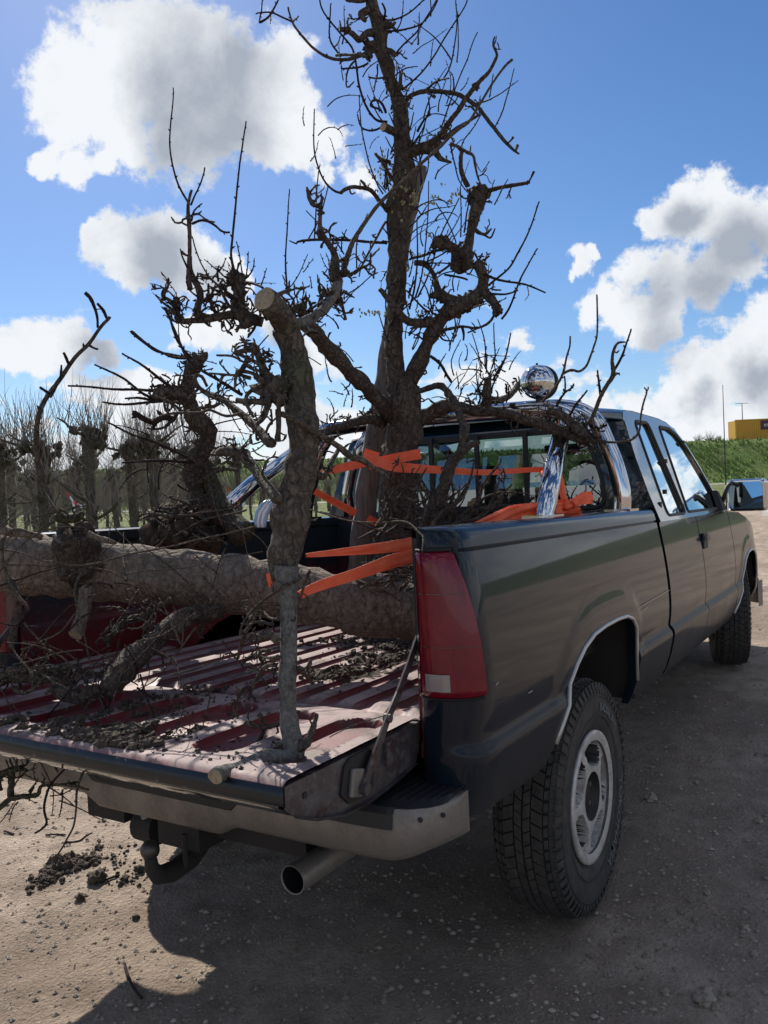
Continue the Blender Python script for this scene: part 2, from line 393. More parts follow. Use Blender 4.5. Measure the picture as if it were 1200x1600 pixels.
def m_cut():
    m = mat('cut_wood', (.36, .25, .13), .8); t = NT(m); n = t.noise(60, 5, .6, dist=1.5)
    t.col(t.mix(t.mr(n, .3, .7), (.20, .15, .10), (.42, .33, .21))); return m
M['cut'] = m_cut()
def m_post():
    m = mat('weathered_wood', (.12, .10, .085), .9); t = NT(m); n = t.noise(40, 6, .65, mapsc=(1, 1, .07)); 
    t.col(t.mix(t.mr(n, .3, .7), (.06, .05, .043), (.19, .165, .14))); t.bump(n, .8, .006); return m
M['post'] = m_post()
def m_soil():
    m = mat('wet_soil', (.03, .022, .016), .95); t = NT(m); n = t.noise(70, 6, .7)
    t.col(t.mix(t.mr(n, .3, .7), (.03, .022, .016), (.12, .088, .064))); t.bump(n, 1, .006); return m
M['soil'] = m_soil()
def m_dirt():
    m = mat('dirt_ground', (.2, .15, .11), .95, 0, .2); t = NT(m)
    n1 = t.noise(.55, 7, .62); n2 = t.noise(7, 8, .68); n3 = t.noise(55, 6, .7, mapsc=(1, 1.4, 1)); v = t.voro(75)
    c = t.mix(t.mr(n2, .32, .68), (.25, .19, .142), (.54, .435, .34))
    c = t.mix(t.mr(n1, .42, .60, 0, .7), c, (.20, .15, .115))
    c = t.mix(t.mr(n3, .58, .72, 0, .6), c, (.62, .53, .43))
    c = t.mix(t.mr(n3, .30, .42, .5, 0), c, (.10, .072, .055))
    t.col(c)
    t.bump(t.math('ADD', t.math('MULTIPLY', n2, 1.0), t.math('ADD', t.math('MULTIPLY', n3, .6), t.math('MULTIPLY', v, .25))), 1.0, .020); return m
M['dirt'] = m_dirt()
def m_stone():
    m = mat('stone', (.3, .27, .24), .85); t = NT(m); n = t.noise(2.2, 3, .6); n2 = t.noise(90, 4, .6)
    t.col(t.mix(t.mr(n, .35, .65), (.17, .13, .095), (.42, .36, .29))); t.bump(n2, .5, .004); return m
M['stone'] = m_stone()
def m_grass(name, a, b, c2, sc=1.):
    m = mat(name, a, .9, 0, .2); t = NT(m); n1 = t.noise(.35*sc, 6, .65); n2 = t.noise(6*sc, 6, .7); n3 = t.noise(1.6*sc, 6, .7, mapsc=(1, 1, 2))
    c = t.mix(t.mr(n2, .3, .7), a, b); c = t.mix(t.mr(n1, .5, .62, 0, .7), c, c2); c = t.mix(t.mr(n3, .5, .7, 0, .6), c, (a[0]*.5, a[1]*.5, a[2]*.5)); t.col(c)
    t.bump(t.math('ADD', n2, n3), 1, .15); return m
M['grass'] = m_grass('grass', (.085, .12, .03), (.19, .23, .06), (.20, .18, .08))
M['dike'] = m_grass('dike_grass', (.075, .13, .028), (.18, .26, .055), (.20, .23, .075), .5)
def text_mesh(body, size):
    c = bpy.data.curves.new('t', 'FONT'); c.body = body; c.size = size; c.extrude = .0; c.align_x = 'LEFT'; c.resolution_u = 2; c.offset = .0006
    o = bpy.data.objects.new('t', c); COL.objects.link(o); bpy.context.view_layer.update()
    dg = bpy.context.evaluated_depsgraph_get(); me = o.evaluated_get(dg).to_mesh(); vs = [tuple(v.co) for v in me.vertices]; fs = [tuple(p.vertices) for p in me.polygons]
    o.evaluated_get(dg).to_mesh_clear(); bpy.data.objects.remove(o); return vs, fs

# ------------------------------------------------------------ ground
def sstep(a, b, x):
    t = min(1, max(0, (x-a)/(b-a))); return t*t*(3-2*t)
F2 = np.array([math.cos(_yaw), math.sin(_yaw)]); R2 = np.array([math.sin(_yaw), -math.cos(_yaw)])
def fr(d, s):                     # metres ahead of / to the right of the photographer
    return CAM[:2]+F2*d+R2*s
def gz(x, y, fine=True):
    z = -.058+.033*min(4.2, max(-2.0, x))
    r = math.hypot(x-1, y); z *= 1-sstep(8, 22, r)
    if r < 60:
        a = 1-sstep(30, 60, r)
        z += a*.05*noise.noise(Vector((x*.35, y*.35, 3)))*sstep(2.5, 6, r)
        if r < 16 and fine:
            for ry, rw_, rd in RUTS:
                q_ = (y-ry-.25*noise.noise(Vector((x*.25, ry, 0))))/rw_
                if abs(q_) < 3: z += rd*(-math.exp(-q_*q_)+.5*math.exp(-(abs(q_)-1.5)**2*3))*(.6+.5*noise.noise(Vector((x*1.3, ry, 4))))+.006*math.exp(-q_*q_*2)*math.sin(x*55)
            z += (noise.fractal(Vector((x*2.2, y*2.2, 1)), .8, 2.1, 6)*.016+noise.noise(Vector((x*14, y*14, 5)))*.005+noise.noise(Vector((x*31, y*31, 5)))*.003)*(1-sstep(9, 16, r))
    # low ridges of turned earth to the right
    q = np.array([x, y])-CAM[:2]; d = float(q@F2); s = float(q@R2)
    for d0, w, h, s0, s1 in ((15.5, 1.6, .34, 5.2, 30), (21, 1.3, .22, 7.5, 40), (33, 2.5, .30, 12, 60)):
        if abs(d-d0) < 3*w: z += h*math.exp(-((d-d0)/w)**2)*sstep(s0, s0+2, s)*(1-sstep(s1, s1+5, s))*(.75+.6*noise.noise(Vector((x*.8, y*.8, 9)))+.22*noise.noise(Vector((x*4, y*4, 2))))
    return z
def axis(c, n, near, far):
    k = math.asinh(far/near); out = [c+near*math.sinh(k*(i/n)) for i in range(-n, n+1)]; return out
RUTS = [(-1.72, .10, .020), (-3.15, .11, .022), (-2.35, .13, .016), (2.2, .12, .02), (3.3, .12, .018)]
gx = axis(-.6, 290, 1.35, 900); gy = axis(-.2, 290, 1.35, 900)
g = MB(); g.grid([[(x, y, gz(x, y)) for x in gx] for y in gy])
gr = g.build('ground', M['dirt'], smooth=True); tag(gr, 'bare sandy dirt lot scattered with clods and stones', kind='structure')

def edge_y(x): return 4.3+.35*noise.noise(Vector((x*.5, 0, 7)))+.004*abs(x)*abs(x)*.0
# grass field of the orchard, left of the truck
rows = []
xs = [-40+i*1.2 for i in range(150)]+[140+i*12 for i in range(40)]
ys = [0, .15, .4, .8, 1.5, 2.5, 4, 6, 9, 13, 18, 25, 35, 50, 75, 110, 160, 240, 400, 700]
for dy in ys:
    rows.append([(x, edge_y(x)+dy, gz(x, edge_y(x)+dy, False)+(-.02 if dy == 0 else .012+.05*(noise.noise(Vector((x*.7, dy*.7, 4)))+.3)*min(1, dy))) for x in xs])
gf = MB().grid(rows).build('grass_field', M['grass'], smooth=True); tag(gf, 'short green grass under the orchard trees', kind='structure')
# tufts
g = MB(); r_ = random.Random(11)
for i in range(9000):
    d = 6+abs(r_.gauss(0, 1))*11; s = r_.uniform(-.62, .1)*d
    x, y = fr(d, s)
    if y < edge_y(x)+.05 or d > 45: continue
    h = r_.uniform(.05, .16); z = gz(x, y, False)+.0
    for k in range(3):
        a = r_.uniform(0, 6.28); w = .012; dx, dy = math.cos(a)*w, math.sin(a)*w; lx, ly = r_.gauss(0, .05), r_.gauss(0, .05)
        g.add([(x-dx, y-dy, z), (x+dx, y+dy, z), (x+lx, y+ly, z+h)], [(0, 1, 2)])
M['blade'] = mat('grass_blade', (.11, .17, .04), .8)
tg = g.build('grass_tufts', M['blade']); tag(tg, 'loose tufts of green grass along the edge of the orchard', 'grass', kind='stuff')
tg['category'] = 'grass'

# dike, a straight grassy bank across the whole view
rows = []
prof = [(-3, .02), (0, .05), (2, .6), (5, 2.1), (8.5, 4.2), (11, 5.6), (12.5, 6.0), (15, 6.05), (32, 6.1), (45, 1.0), (50, 0.0)]
for t, h in prof:
    row = []
    for i in range(0, 331):
        s = -420+i*2.6
        x, y = fr(108+t, s); hh = h
        if 0 < t < 32: hh += .28*noise.noise(Vector((s*.25, t*.5, 2)))+.14*noise.noise(Vector((s*.9, t*1.1, 5)))
        row.append((x, y, hh))
    rows.append(row)
fine_rows = []
for a in range(len(rows)-1):
    for k in range(4 if 0 < a < 6 else 1):
        u = k/4.
        fine_rows.append([tuple((1-u)*p+u*q+(.12*noise.noise(Vector((p*.6, k*.7+a, j))) if c == 2 and u else 0) for c, (p, q) in enumerate(zip(rows[a][j], rows[a+1][j]))) for j in range(len(rows[a]))])
fine_rows.append(rows[-1])
dk = MB().grid(fine_rows, flip=False).build('dike', M['dike'], smooth=True); tag(dk, 'long green grassy dike behind the lot', kind='structure')
g = MB()
for i in range(16000):
    s = r_.uniform(-70, 120); t = r_.uniform(0, 13); x, y = fr(108+t, s)
    h0 = float(np.interp(t, [p[0] for p in prof], [p[1] for p in prof])); h = r_.uniform(.15, .55)*(1.3 if noise.noise(Vector((s*.3, t*.6, 0))) > .1 else .7)
    a = r_.uniform(0, 3.14); w = r_.uniform(.06, .2); dx, dy = math.cos(a)*w, math.sin(a)*w
    g.add([(x-dx, y-dy, h0-.1), (x+dx, y+dy, h0-.1), (x+r_.gauss(0, .15), y+r_.gauss(0, .15), h0+h)], [(0, 1, 2)])
M['dblade'] = mat('dike_blade', (.15, .23, .05), .85)
o = g.build('dike_grass', M['dblade']); tag(o, 'rough tall grass clumps covering the green dike', 'grass', kind='stuff')
# track at the foot of the dike
rows = []
for d in (95, 97, 100, 104.5):
    rows.append([(*fr(d, s), .05) for s in range(-300, 400, 10)])
M['track'] = mat('track', (.24, .215, .19), .9)
o = MB().grid(rows).build('road', M['track']); tag(o, 'pale narrow road along the foot of the dike', kind='structure')
rows = [[(*fr(d, s), .035+.02*noise.noise(Vector((d, s, 0)))) for s in np.linspace(14, 42, 30)] for d in (72, 76, 80, 86)]
o = MB().grid(rows).build('grass_verge', M['grass']); tag(o, 'thin strip of grass before the road', kind='structure')

# ------------------------------------------------------------ container, lamp pole, bushes on the dike
def frame_xy(d, s): x, y = fr(d, s); return x, y
cx, cy = fr(126, 53.0+6.1)
RZ = Matrix.Rotation(math.atan2(R2[1], R2[0])+.03, 3, 'Z')
M['yellow'] = mat('yellow_paint', (.62, .33, .03), .55); M['purple'] = mat('purple_sign', (.055, .02, .05), .5); M['white'] = mat('white_print', (.75, .75, .75), .6)
ct = thing('site_container', 'mustard yellow site container standing on top of the dike', 'container', (cx, cy, 6.1))
o = MB().box((0, 0, 1.52), (12.2, 2.5, 2.75), RZ).build('shell', M['yellow'], ct)
g = MB()
for i in range(40):
    c = RZ @ Vector((-5.9+i*.302, -1.27, 1.5)); g.box(c, (.12, .05, 2.4), RZ)
o = g.build('corrugation', M['yellow'], ct); o['kind'] = 'stuff'
for z in (.12, 2.95):
    MB().box(RZ @ Vector((0, -1.30, z)), (12.3, .14, .16), RZ).build('frame_rail', M['yellow'], ct)
MB().box(RZ @ Vector((-6.1, -1.27, 1.5)), (.2, .2, 3.0), RZ).build('corner_post', M['yellow'], ct)
MB().box(RZ @ Vector((0, 0, -.02)), (11.8, 2.2, .22), RZ).build('underframe', M['black'], ct)
sg = MB().box(RZ @ Vector((-1.35, -1.36, 2.1)), (1.9, .06, 1.35), RZ).build('sign', M['purple'], ct)
vs_, fs_ = text_mesh('em', .9)
_w = max(v[0] for v in vs_)
MB().add([tuple(RZ @ Vector((-1.35-_w/2+v[0], -1.405, 1.85+v[1]))) for v in vs_], fs_).build('lettering', M['white'], sg)
lx, ly = fr(150, (1165-600)/F_PX*150)
lp = thing('street_lamp', 'thin grey street lamp with two arms rising behind the yellow container', 'lamp', (lx, ly, 4))
M['galv'] = mat('galvanised', (.22, .23, .24), .5, .6)
MB().tube([(0, 0, 0), (0, 0, 9.6)], [.11, .07], 8).build('pole', M['galv'], lp)
for s in (-1, 1):
    MB().box((R2[0]*s*.6, R2[1]*s*.6, 9.6), (1.1, .12, .08), Matrix.Rotation(math.atan2(R2[1], R2[0]), 3, 'Z')).build('lamp_head', M['galv'], lp)

def twiggy(mb, base, h, n, spread, rr, r0=.012, seg=5, sides=3):
    for i in range(n):
        a = rr.uniform(0, 6.283); lean = rr.uniform(0, spread); p = Vector(base)+Vector((rr.gauss(0, .06), rr.gauss(0, .06), 0))
        d = Vector((math.cos(a)*lean, math.sin(a)*lean, 1)).normalized(); pts = [p]; L = h*rr.uniform(.55, 1)
        for k in range(seg):
            d = (d+Vector((rr.gauss(0, .10), rr.gauss(0, .10), .07))).normalized(); p = p+d*L/seg; pts.append(p)
        mb.tube(pts, [r0*(1-.75*k/seg) for k in range(seg+1)], sides, caps=False)
M['bgtwig'] = mat('distant_twig', (.21, .17, .145), .9)
for px_, w, h in ((1095, 1.6, 1.5), (1112, 2.2, 2.0), (1127, 1.4, 1.2)):
    x, y = fr(124, (px_-600)/F_PX*124); g = MB(); rr = random.Random(px_)
    twiggy(g, (0, 0, 0), h, 50, w, rr, .03, 4)
    o = g.build('bare_bush', M['bgtwig']); o.location = (x, y, 6); tag(o, None, 'bush', 'bare bushes on top of the dike')
    o['label'] = {1095: 'small bare bush on the dike, closest to the truck roof', 1112: 'widest bare bush on the dike crest, in the middle of three', 1127: 'low bare bush on the dike crest nearest the yellow container'}[px_]

# ------------------------------------------------------------ orchard
def orchard_tree(seed, knob_h=2.5, tr=.115, shoot=1.4, nsh=110, nlimb=7):
    rr = random.Random(seed); tm = MB(); p = [Vector((0, 0, -.1))]
    for k in range(1, 9): p.append(Vector((rr.gauss(0, .02), rr.gauss(0, .02), knob_h*k/8)))
    tr *= .82; tm.tube(p, [tr*(1.25 if k == 0 else 1-.02*k)*(1.5 if k > 6 else 1) for k in range(9)], 9, .22, seed)
    lm = MB(); ends = []
    for k in range(nlimb):
        a = rr.uniform(0, 6.28); z0 = knob_h*rr.uniform(.35, 1); q = Vector((0, 0, z0)); d = Vector((math.cos(a), math.sin(a), rr.uniform(-.1, .5))).normalized(); pts = [q]
        L = rr.uniform(.35, .95)
        for j in range(5):
            d = (d+Vector((rr.gauss(0, .25), rr.gauss(0, .25), .12))).normalized(); q = q+d*L/5; pts.append(q)
        lm.tube(pts, [.036, .03, .026, .024, .02, .014], 6, .3, seed+k); ends += pts[2:]
    for k in range(24):
        a = rr.uniform(0, 6.28); c = Vector((math.cos(a)*rr.uniform(0, .36), math.sin(a)*rr.uniform(0, .36), knob_h+rr.uniform(-.25, .12)))
        lm.ball(c, rr.uniform(.04, .09), 5, .8, seed+k); ends.append(c)
    sm = MB()
    for k in range(nsh):
        b = rr.choice(ends); twiggy(sm, b, shoot if b.z > knob_h*.7 else shoot*.6, 1, .75, rr, .0075, 5)
    for k in range(nsh):                      # low straggling side shoots
        b = Vector((rr.gauss(0, .15), rr.gauss(0, .15), rr.uniform(.3, .9)*knob_h)); twiggy(sm, b, .8, 1, 3.2, rr, .005, 4)
    return tm, lm, sm
PROT = []
for i, a in enumerate([(21, 2.55, .115, 1.1, 150, 6), (22, 2.45, .12, 1.2, 150, 6), (23, 2.6, .105, 1.1, 150, 6), (24, 2.5, .11, 1.15, 150, 6)]):
    tm, lm, sm = orchard_tree(*a)
    PROT.append([x.build(n, m, smooth=s).data for x, n, m, s in ((tm, 'trunk', M['bark_orch'], True), (lm, 'limbs', M['bark_orch'], True), (sm, 'shoots', M['bgtwig'], False))])
for o in list(COL.objects):
    if o.name.split('.')[0] in ('trunk', 'limbs', 'shoots') and o.parent is None: bpy.data.objects.remove(o)
def plant(kind, d, s, rot, sc, label, group, simple=False):
    x, y = fr(d, s)
    t = thing('pear_tree', label, 'tree', (x, y, gz(x, y, False)), group); t.rotation_euler = (0, 0, rot); t.scale = (sc, sc, sc)
    for n, me in zip(('trunk', 'crown', 'shoots'), PROT[kind]):
        if simple == 2 and n == 'crown': continue
        o = bpy.data.objects.new(n, me); COL.objects.link(o); o.parent = t
        if n != 'trunk': o['kind'] = 'stuff'
near = [(3, 17, 'pollarded pear tree cut by the left edge of the photo'), (68, 15.5, 'pollarded pear tree right behind the tall bare curved branch'), (144, 14.5, 'pollarded pear tree with a broad dark knobbly head, red tape beside its trunk'),
        (207, 18, 'slimmer pollarded pear tree second to the right of the red tape'), (243, 17, 'pollarded pear tree close behind the knobbly loaded tree')]
for i, (px_, d, lb) in enumerate(near):
    plant(i % 4, d, (px_-600)/F_PX*d, i*1.3, 1.0, lb, 'pollarded pear trees of the orchard front row')
rr = random.Random(5)
for i in range(16):
    d = 22+rr.uniform(0, 16); px_ = -110+i*32+rr.uniform(-8, 8)
    plant(rr.randrange(4), d, (px_-600)/F_PX*d, rr.uniform(0, 6), rr.uniform(.85, 1.1), 'bare pear tree standing in the orchard behind the front row', 'bare pear trees behind the front row')
for row in range(5):
    d = 46+row*11
    for i in range(34):
        px_ = -60+i*20.5+rr.uniform(-3, 3)
        if px_ > 660: continue
        plant(rr.randrange(4), d, (px_-600)/F_PX*d, rr.uniform(0, 6), rr.uniform(.80, 1.0)*(.8 if px_ > 330 else 1), 'small bare orchard tree far away before the dike', 'far rows of bare orchard trees', 2)
# red and white barrier tape
M['tape_r'] = mat('tape_red', (.55, .03, .02), .5); M['tape_w'] = mat('tape_white', (.75, .72, .70), .5)
for px_, py_, d, lb, sc in ((104, 770, 13.5, 'red and white tape tied to the orchard tree left of the load', 1.), (354, 762, 24, 'small red and white tape hanging in the orchard beyond the mossy trunk', 1.2), (538, 745, 20, 'red and white tape seen between the sawn trunk and the post', 1.2)):
    t = thing('barrier_tape', lb, 'tape', tuple(at(px_, py_, d)), 'red and white tape ribbons in the orchard')
    pts = [Vector((0, 0, 0))]; k_ = d/13.5*sc
    segs = [(R2[0]*u*k_, R2[1]*u*k_, w*k_) for u, w in ((0, 0), (.05, -.07), (.10, -.15), (.17, -.20), (.24, -.24))]
    for j in range(4):
        a, b = Vector(segs[j]), Vector(segs[j+1]); n = Vector((.3, .2, 1)).normalized()*.022*k_
        MB().add([a-n, b-n, b+n, a+n, a-n+Vector((.004, 0, 0)), b-n+Vector((.004, 0, 0)), b+n+Vector((.004, 0, 0)), a+n+Vector((.004, 0, 0))], [(0, 1, 2, 3), (7, 6, 5, 4), (0, 4, 5, 1), (3, 2, 6, 7)]).build('band', M['tape_r' if j % 2 == 0 else 'tape_w'], t)
    a = Vector(segs[2]); n = Vector((R2[0], R2[1], 0))*.02*k_
    MB().add([a-n, a+n, a+n*1.4+Vector((0, 0, -.15*k_)), a-n*.6+Vector((0, 0, -.15*k_))], [(0, 1, 2, 3)]).build('tail', M['tape_w'], t)

# ------------------------------------------------------------ pickup truck
TR = thing('pickup_truck', 'dark blue extended-cab pickup truck with its red tailgate lowered', 'pickup truck', (0, 0, 0))
M['trim'] = mat('bright_trim', (.55, .53, .50), .35, .4)  # pale base colour stands in for the chrome's bright reflection
def interp(x, tab): return float(np.interp(x, [a for a, b in tab], [b for a, b in tab]))
PROF = [(.55, .915), (.60, .942), (.66, .962), (.72, .976), (.757, .982), (.772, .978), (.792, .963), (.80, .962), (.84, .9675), (.88, .9700), (.92, .9700), (.96, .9685), (1.0, .9658), (1.04, .9620), (1.08, .9574), (1.12, .9520), (1.16, .9458), (1.20, .939), (1.235, .9325), (1.262, .927), (1.267, .920), (1.273, .925), (1.30, .919), (1.318, .908)]
ZR = [.55, .575, .60, .63, .66, .69, .72, .745, .757, .765, .772, .782, .792, .80, .82, .84, .86, .88, .90, .915, .93, .945, .96, .975, .99, 1.005, 1.02, 1.04, 1.06, 1.08, 1.1, 1.12, 1.14, 1.16, 1.18, 1.20, 1.22, 1.235, 1.25, 1.262, 1.267, 1.273, 1.285, 1.30, 1.312, 1.318]
ARCH = [(-.47, .60), (-.43, .655), (-.40, .70), (-.36, .755), (-.31, .81), (-.25, .86), (-.17, .90), (-.06, .928), (.07, .938), (.22, .94), (.34, .935), (.42, .915), (.47, .875), (.495, .80), (.50, .66), (.505, .565)]
FARCH = [(2.98, .60), (3.05, .66), (3.11, .73), (3.17, .80), (3.24, .87), (3.33, .93), (3.45, .965), (3.6, .975), (3.75, .965), (3.87, .93), (3.96, .87), (4.03, .78), (4.07, .66), (4.09, .58)]
def arc_off(x, z, arch):
    best = 9
    for (a, b), (c, d) in zip(arch[:-1], arch[1:]):
        dx, dz = c-a, d-b; t = max(0, min(1, ((x-a)*dx+(z-b)*dz)/(dx*dx+dz*dz))); best = min(best, math.hypot(x-a-t*dx, z-b-t*dz))
    return best
def flare(x, z, arch, w=.12, h=.007):
    d = arc_off(x, z, arch)
    if d >= w: return 0
    return h*(1-sstep(w*.5, w, d))
def ysurf(x, z, arch=None):
    y = interp(z, PROF)
    if arch: y += flare(x, z, arch)*(1-.75*sstep(.80, .77, z) if z < .8 else 1)
    if x > 3.6: y -= .10*((x-3.6)/.85)**2
    return y
def side_grid(xs, zmin, arch, sgn, ztop=None, rows=ZR):
    out = []
    for z in rows:
        row = []
        for x in xs:
            zz = max(z, zmin(x)); 
            if ztop: zz = min(zz, ztop(x))
            row.append((x, sgn*ysurf(x, zz, arch), zz))
        out.append(row)
    return out
def bed_zmin(x):
    if x < -.47: return interp(x, [(-.96, .615), (-.6, .585), (-.47, .60)])
    if x > .505: return .563
    return interp(x, ARCH)
xs_bed = sorted(set([round(v, 3) for v in list(np.linspace(-.86, -.50, 13))+[a for a, b in ARCH]+list(np.linspace(-.60, .62, 110))+list(np.linspace(.53, 1.06, 16))]))
def bedside(sgn):
    o_ = MB()
    corner = [(-.958, .815, 0), (-.985, .835, 0), (-.992, .86, .25), (-.990, .89, .50), (-.978, .915, .72), (-.955, .94, .90), (-.925, .955, .98)]
    xs = [c[0] for c in corner]+xs_bed
    rows = []
    for z in ZR:
        row = []
        for i, x in enumerate(xs):
            zz = max(z, bed_zmin(x))
            ys = ysurf(x, zz, ARCH if -.6 < x < .62 else None)
            if i < len(corner):
                lean = .028*(1.3-zz)/.7                     # the corner bulges out downwards
                t = (corner[i][1]-.815)/(.955-.815); y = .815+t*(ys-.815); row.append((x-lean*.5, sgn*y, zz))
            else: row.append((x, sgn*ys, zz))
        rows.append(row)
    # rail cap
    top = rows[-1]
    for dy, dz in ((.012, .006), (.03, .009), (.09, .009), (1, .004)):
        rows.append([(p[0]+(.01 if i < 2 else 0), sgn*(max(.80, abs(p[1])-dy) if dy < 1 else .80), p[2]+dz) for i, p in enumerate(top)])
    o_.grid(rows, flip=(sgn > 0))
    b = o_.build('bed_side', M['paint'], TR, body=True, auto=40)
    b['label'] = 'dark blue right bed side with its wheel arch' if sgn < 0 else 'dark blue left bed side'
    # inner wall
    iw = MB(); iw.grid([[(x, sgn*yy, z) for x in np.linspace(-.955, 1.05, 24)] for yy, z in ((.80, 1.322), (.80, 1.285), (.815, 1.275), (.815, 1.0), (.805, .98), (.805, .82))], flip=(sgn < 0))
    iw.grid([[(-.956, sgn*y, z) for y in (.80, .87, .93)] for z in (.74, .82, 1.0, 1.3)])
    iw.build('bed_wall', M['inner'], b, body=True)
    # wheel housing in the bed
    wh = MB(); pr = [(-.42, .82), (-.40, .93), (-.30, 1.02), (-.1, 1.06), (.25, 1.06), (.42, 1.02), (.50, .93), (.52, .82)]
    wh.prism(pr, lambda u, v, t: (u, sgn*t, v), .60, .81); wh.build('wheel_housing', M['inner'], b, body=True)
    # liner of the wheel arch
    ln = MB(); pr = [(x*1.0+(x-.03)*.05, z+.012) for x, z in ARCH]
    ln.grid([[(x, sgn*y, z) for x, z in pr] for y in (.945, .90, .60)], flip=(sgn > 0))
    ln.grid([[(x, sgn*.60, z) for x, z in pr], [(x, sgn*.60, .50) for x, z in pr]], flip=(sgn > 0))
    ln.build('arch_liner', M['under'], b, body=True)
    # rolled arch lip and bright trim
    lp_ = MB(); lp_.grid([[(x, sgn*(ysurf(x, z, ARCH)-d), z+e) for x, z in ARCH] for d, e in ((0, 0), (.004, -.004), (.03, -.002))], flip=(sgn < 0)); lp_.build('arch_lip', M['paint'], b, body=True)
    tr_ = MB(); tr_.tube([(x, sgn*(ysurf(x, z, ARCH)+.001), z) for x, z in ARCH[1:-1]], .0075, 6); tr_.build('arch_trim', M['trim'], b, body=True, smooth=True)
    # tail light wrapped on the corner
    lz = [.908, .915, .93, .98, .985, 1.05, 1.12, 1.19, 1.24, 1.262, 1.268]
    def lamp_row(z, off, t0=0., t1=1.):
        out = []
        wtop = interp(z, [(.9, 1.0), (1.0, .995), (1.1, .975), (1.18, .935), (1.27, .86)])
        for k in range(11):
            t = t0+(t1-t0)*k/10; tt = t*wtop; ys = ysurf(-.9, z); lean = .028*(1.3-z)/.7
            xx = interp(.815+tt*(.955-.815)*1.0, [(c[1], c[0]) for c in corner])-lean*.5; y = .815+tt*(ys-.815)
            nx, ny = -1+tt*tt*.8, tt*tt*.9; l = math.hypot(nx, ny)
            out.append((xx+nx/l*off, sgn*(y+ny/l*off), z))
        return out
    lm = thing_part('tail_light', b)
    L = MB(); L.grid([lamp_row(z, .012 if 2 <= i <= len(lz)-3 else (.010 if 0 < i < len(lz)-1 else .0)) for i, z in enumerate(lz)], flip=(sgn > 0)); L.build('lens', M['lens'], lm, body=True, smooth=True)
    L = MB(); L.grid([lamp_row(z, .0135, 0.0, .10) for z in (.915, 1.0, 1.1, 1.2, 1.262)], flip=(sgn > 0)); L.build('inner_strip', M['lens_dark'], lm, body=True, smooth=True)
    L = MB(); L.grid([lamp_row(z, .016, .24, .62) for z in (.928, .932, .966, .970)], flip=(sgn > 0)); L.build('reversing_light', M['lens_clear'], lm, body=True)
    for zz in (1.035, 1.165): MB().tube(lamp_row(zz, .0128, .12, .97), .0012, 4).build('lens_seam', M['lens_dark'], lm, body=True)
    L = MB()
    for zz in (.906, 1.272): L.tube(lamp_row(zz, .004), .0035, 5)
    L.tube([lamp_row(z, .003)[-1] for z in lz], .0035, 5)
    L.build('gasket', M['black'], lm, body=True)
    return b
def thing_part(name, parent):
    return MB().box((0, 0, -50), (.001, .001, .001)).build(name, M['black'], parent) if False else parent_mesh(name, parent)
def parent_mesh(name, parent):
    o = bpy.data.objects.new(name, None); COL.objects.link(o); o.parent = parent; return o
# tail lights hang directly below the truck so that they stay on the part / sub-part levels
def thing_part(name, parent): 
    o = bpy.data.objects.new(name, None); COL.objects.link(o); o.parent = TR; return o
for sgn in (-1, 1): bedside(sgn)

# bed floor with pressed ribs
def rib(y):
    u = ((y+.80) % .1067)/.1067; return .016*(sstep(.08, .2, u)-sstep(.62, .74, u))
ys = sorted(set([round(-.805+i*.1067+k*.1067, 4) for i in range(15) for k in (0, .07, .09, .19, .21, .4, .61, .63, .73, .75)]+[.805])); ys = [y for y in ys if y <= .805]
xsf = [-.955, -.93, -.90]+list(np.linspace(-.85, .98, 30))+[1.0, 1.04]
xsf[0] = -.948
bf = MB(); bf.grid([[(x, y, .834+rib(y)*sstep(-.935, -.90, x)*(1-sstep(.985, 1.0, x))+.0012*noise.noise(Vector((x*9, y*9, 0)))) for x in xsf] for y in ys], flip=True)
bf.grid([[(-.956, y, .836), (-.956, y, .78)] for y in ys])
bf.build('bed_floor', M['red'], TR, body=True, auto=30)
fw = MB(); fw.box((1.05, 0, 1.07), (.03, 1.62, .50)); 
for i in range(7): fw.box((1.03, -.66+i*.22, 1.06), (.02, .09, .40))
fw.build('bed_front_wall', M['inner'], TR, body=True)

# tailgate, folded down
tgp = thing_part('tailgate', TR)
def gate_h(x, y):
    z = .848
    u = (-x-.965)/.55
    k = (y+.80) % .20; dy = abs(k-.10)
    inx = sstep(-1.425, -1.41, x)*(1-sstep(-1.045, -1.03, x)); iny = 1-sstep(.055, .067, dy)
    # rounded ends of the pockets
    e = max(0, abs(x+1.228)-.14)/.055
    iny = 1-sstep(.055, .067, dy+.05*e*e) if abs(y) < .76 else 0
    z -= .020*inx*iny
    z -= .010*sstep(-1.50, -1.515, x)
    return z+.001*noise.noise(Vector((x*12, y*12, 3)))
gxs = list(np.linspace(-1.515, -.974, 62)); gys = list(np.linspace(-.80, .80, 210))
tgm = MB(); tgm.grid([[(x, y, gate_h(x, y)) for x in gxs] for y in gys], flip=True); tgm.build('inner_panel', M['red'], tgp, body=True, auto=35)
sp = [(-1.512, .838), (-1.512, .792), (-1.49, .772), (-1.42, .742), (-1.32, .718), (-1.22, .712), (-1.10, .722), (-.99, .738), (-.972, .76), (-.968, .835)]
sk = MB(); sk.grid([[(x, y, z) for y in np.linspace(-.80, .80, 12)] for x, z in sp], flip=True)
sk.build('outer_panel', M['paint_clean'], tgp, body=True, auto=30)
M['gate_side'] = mat('gate_side', (.10, .085, .09), .45, .3)
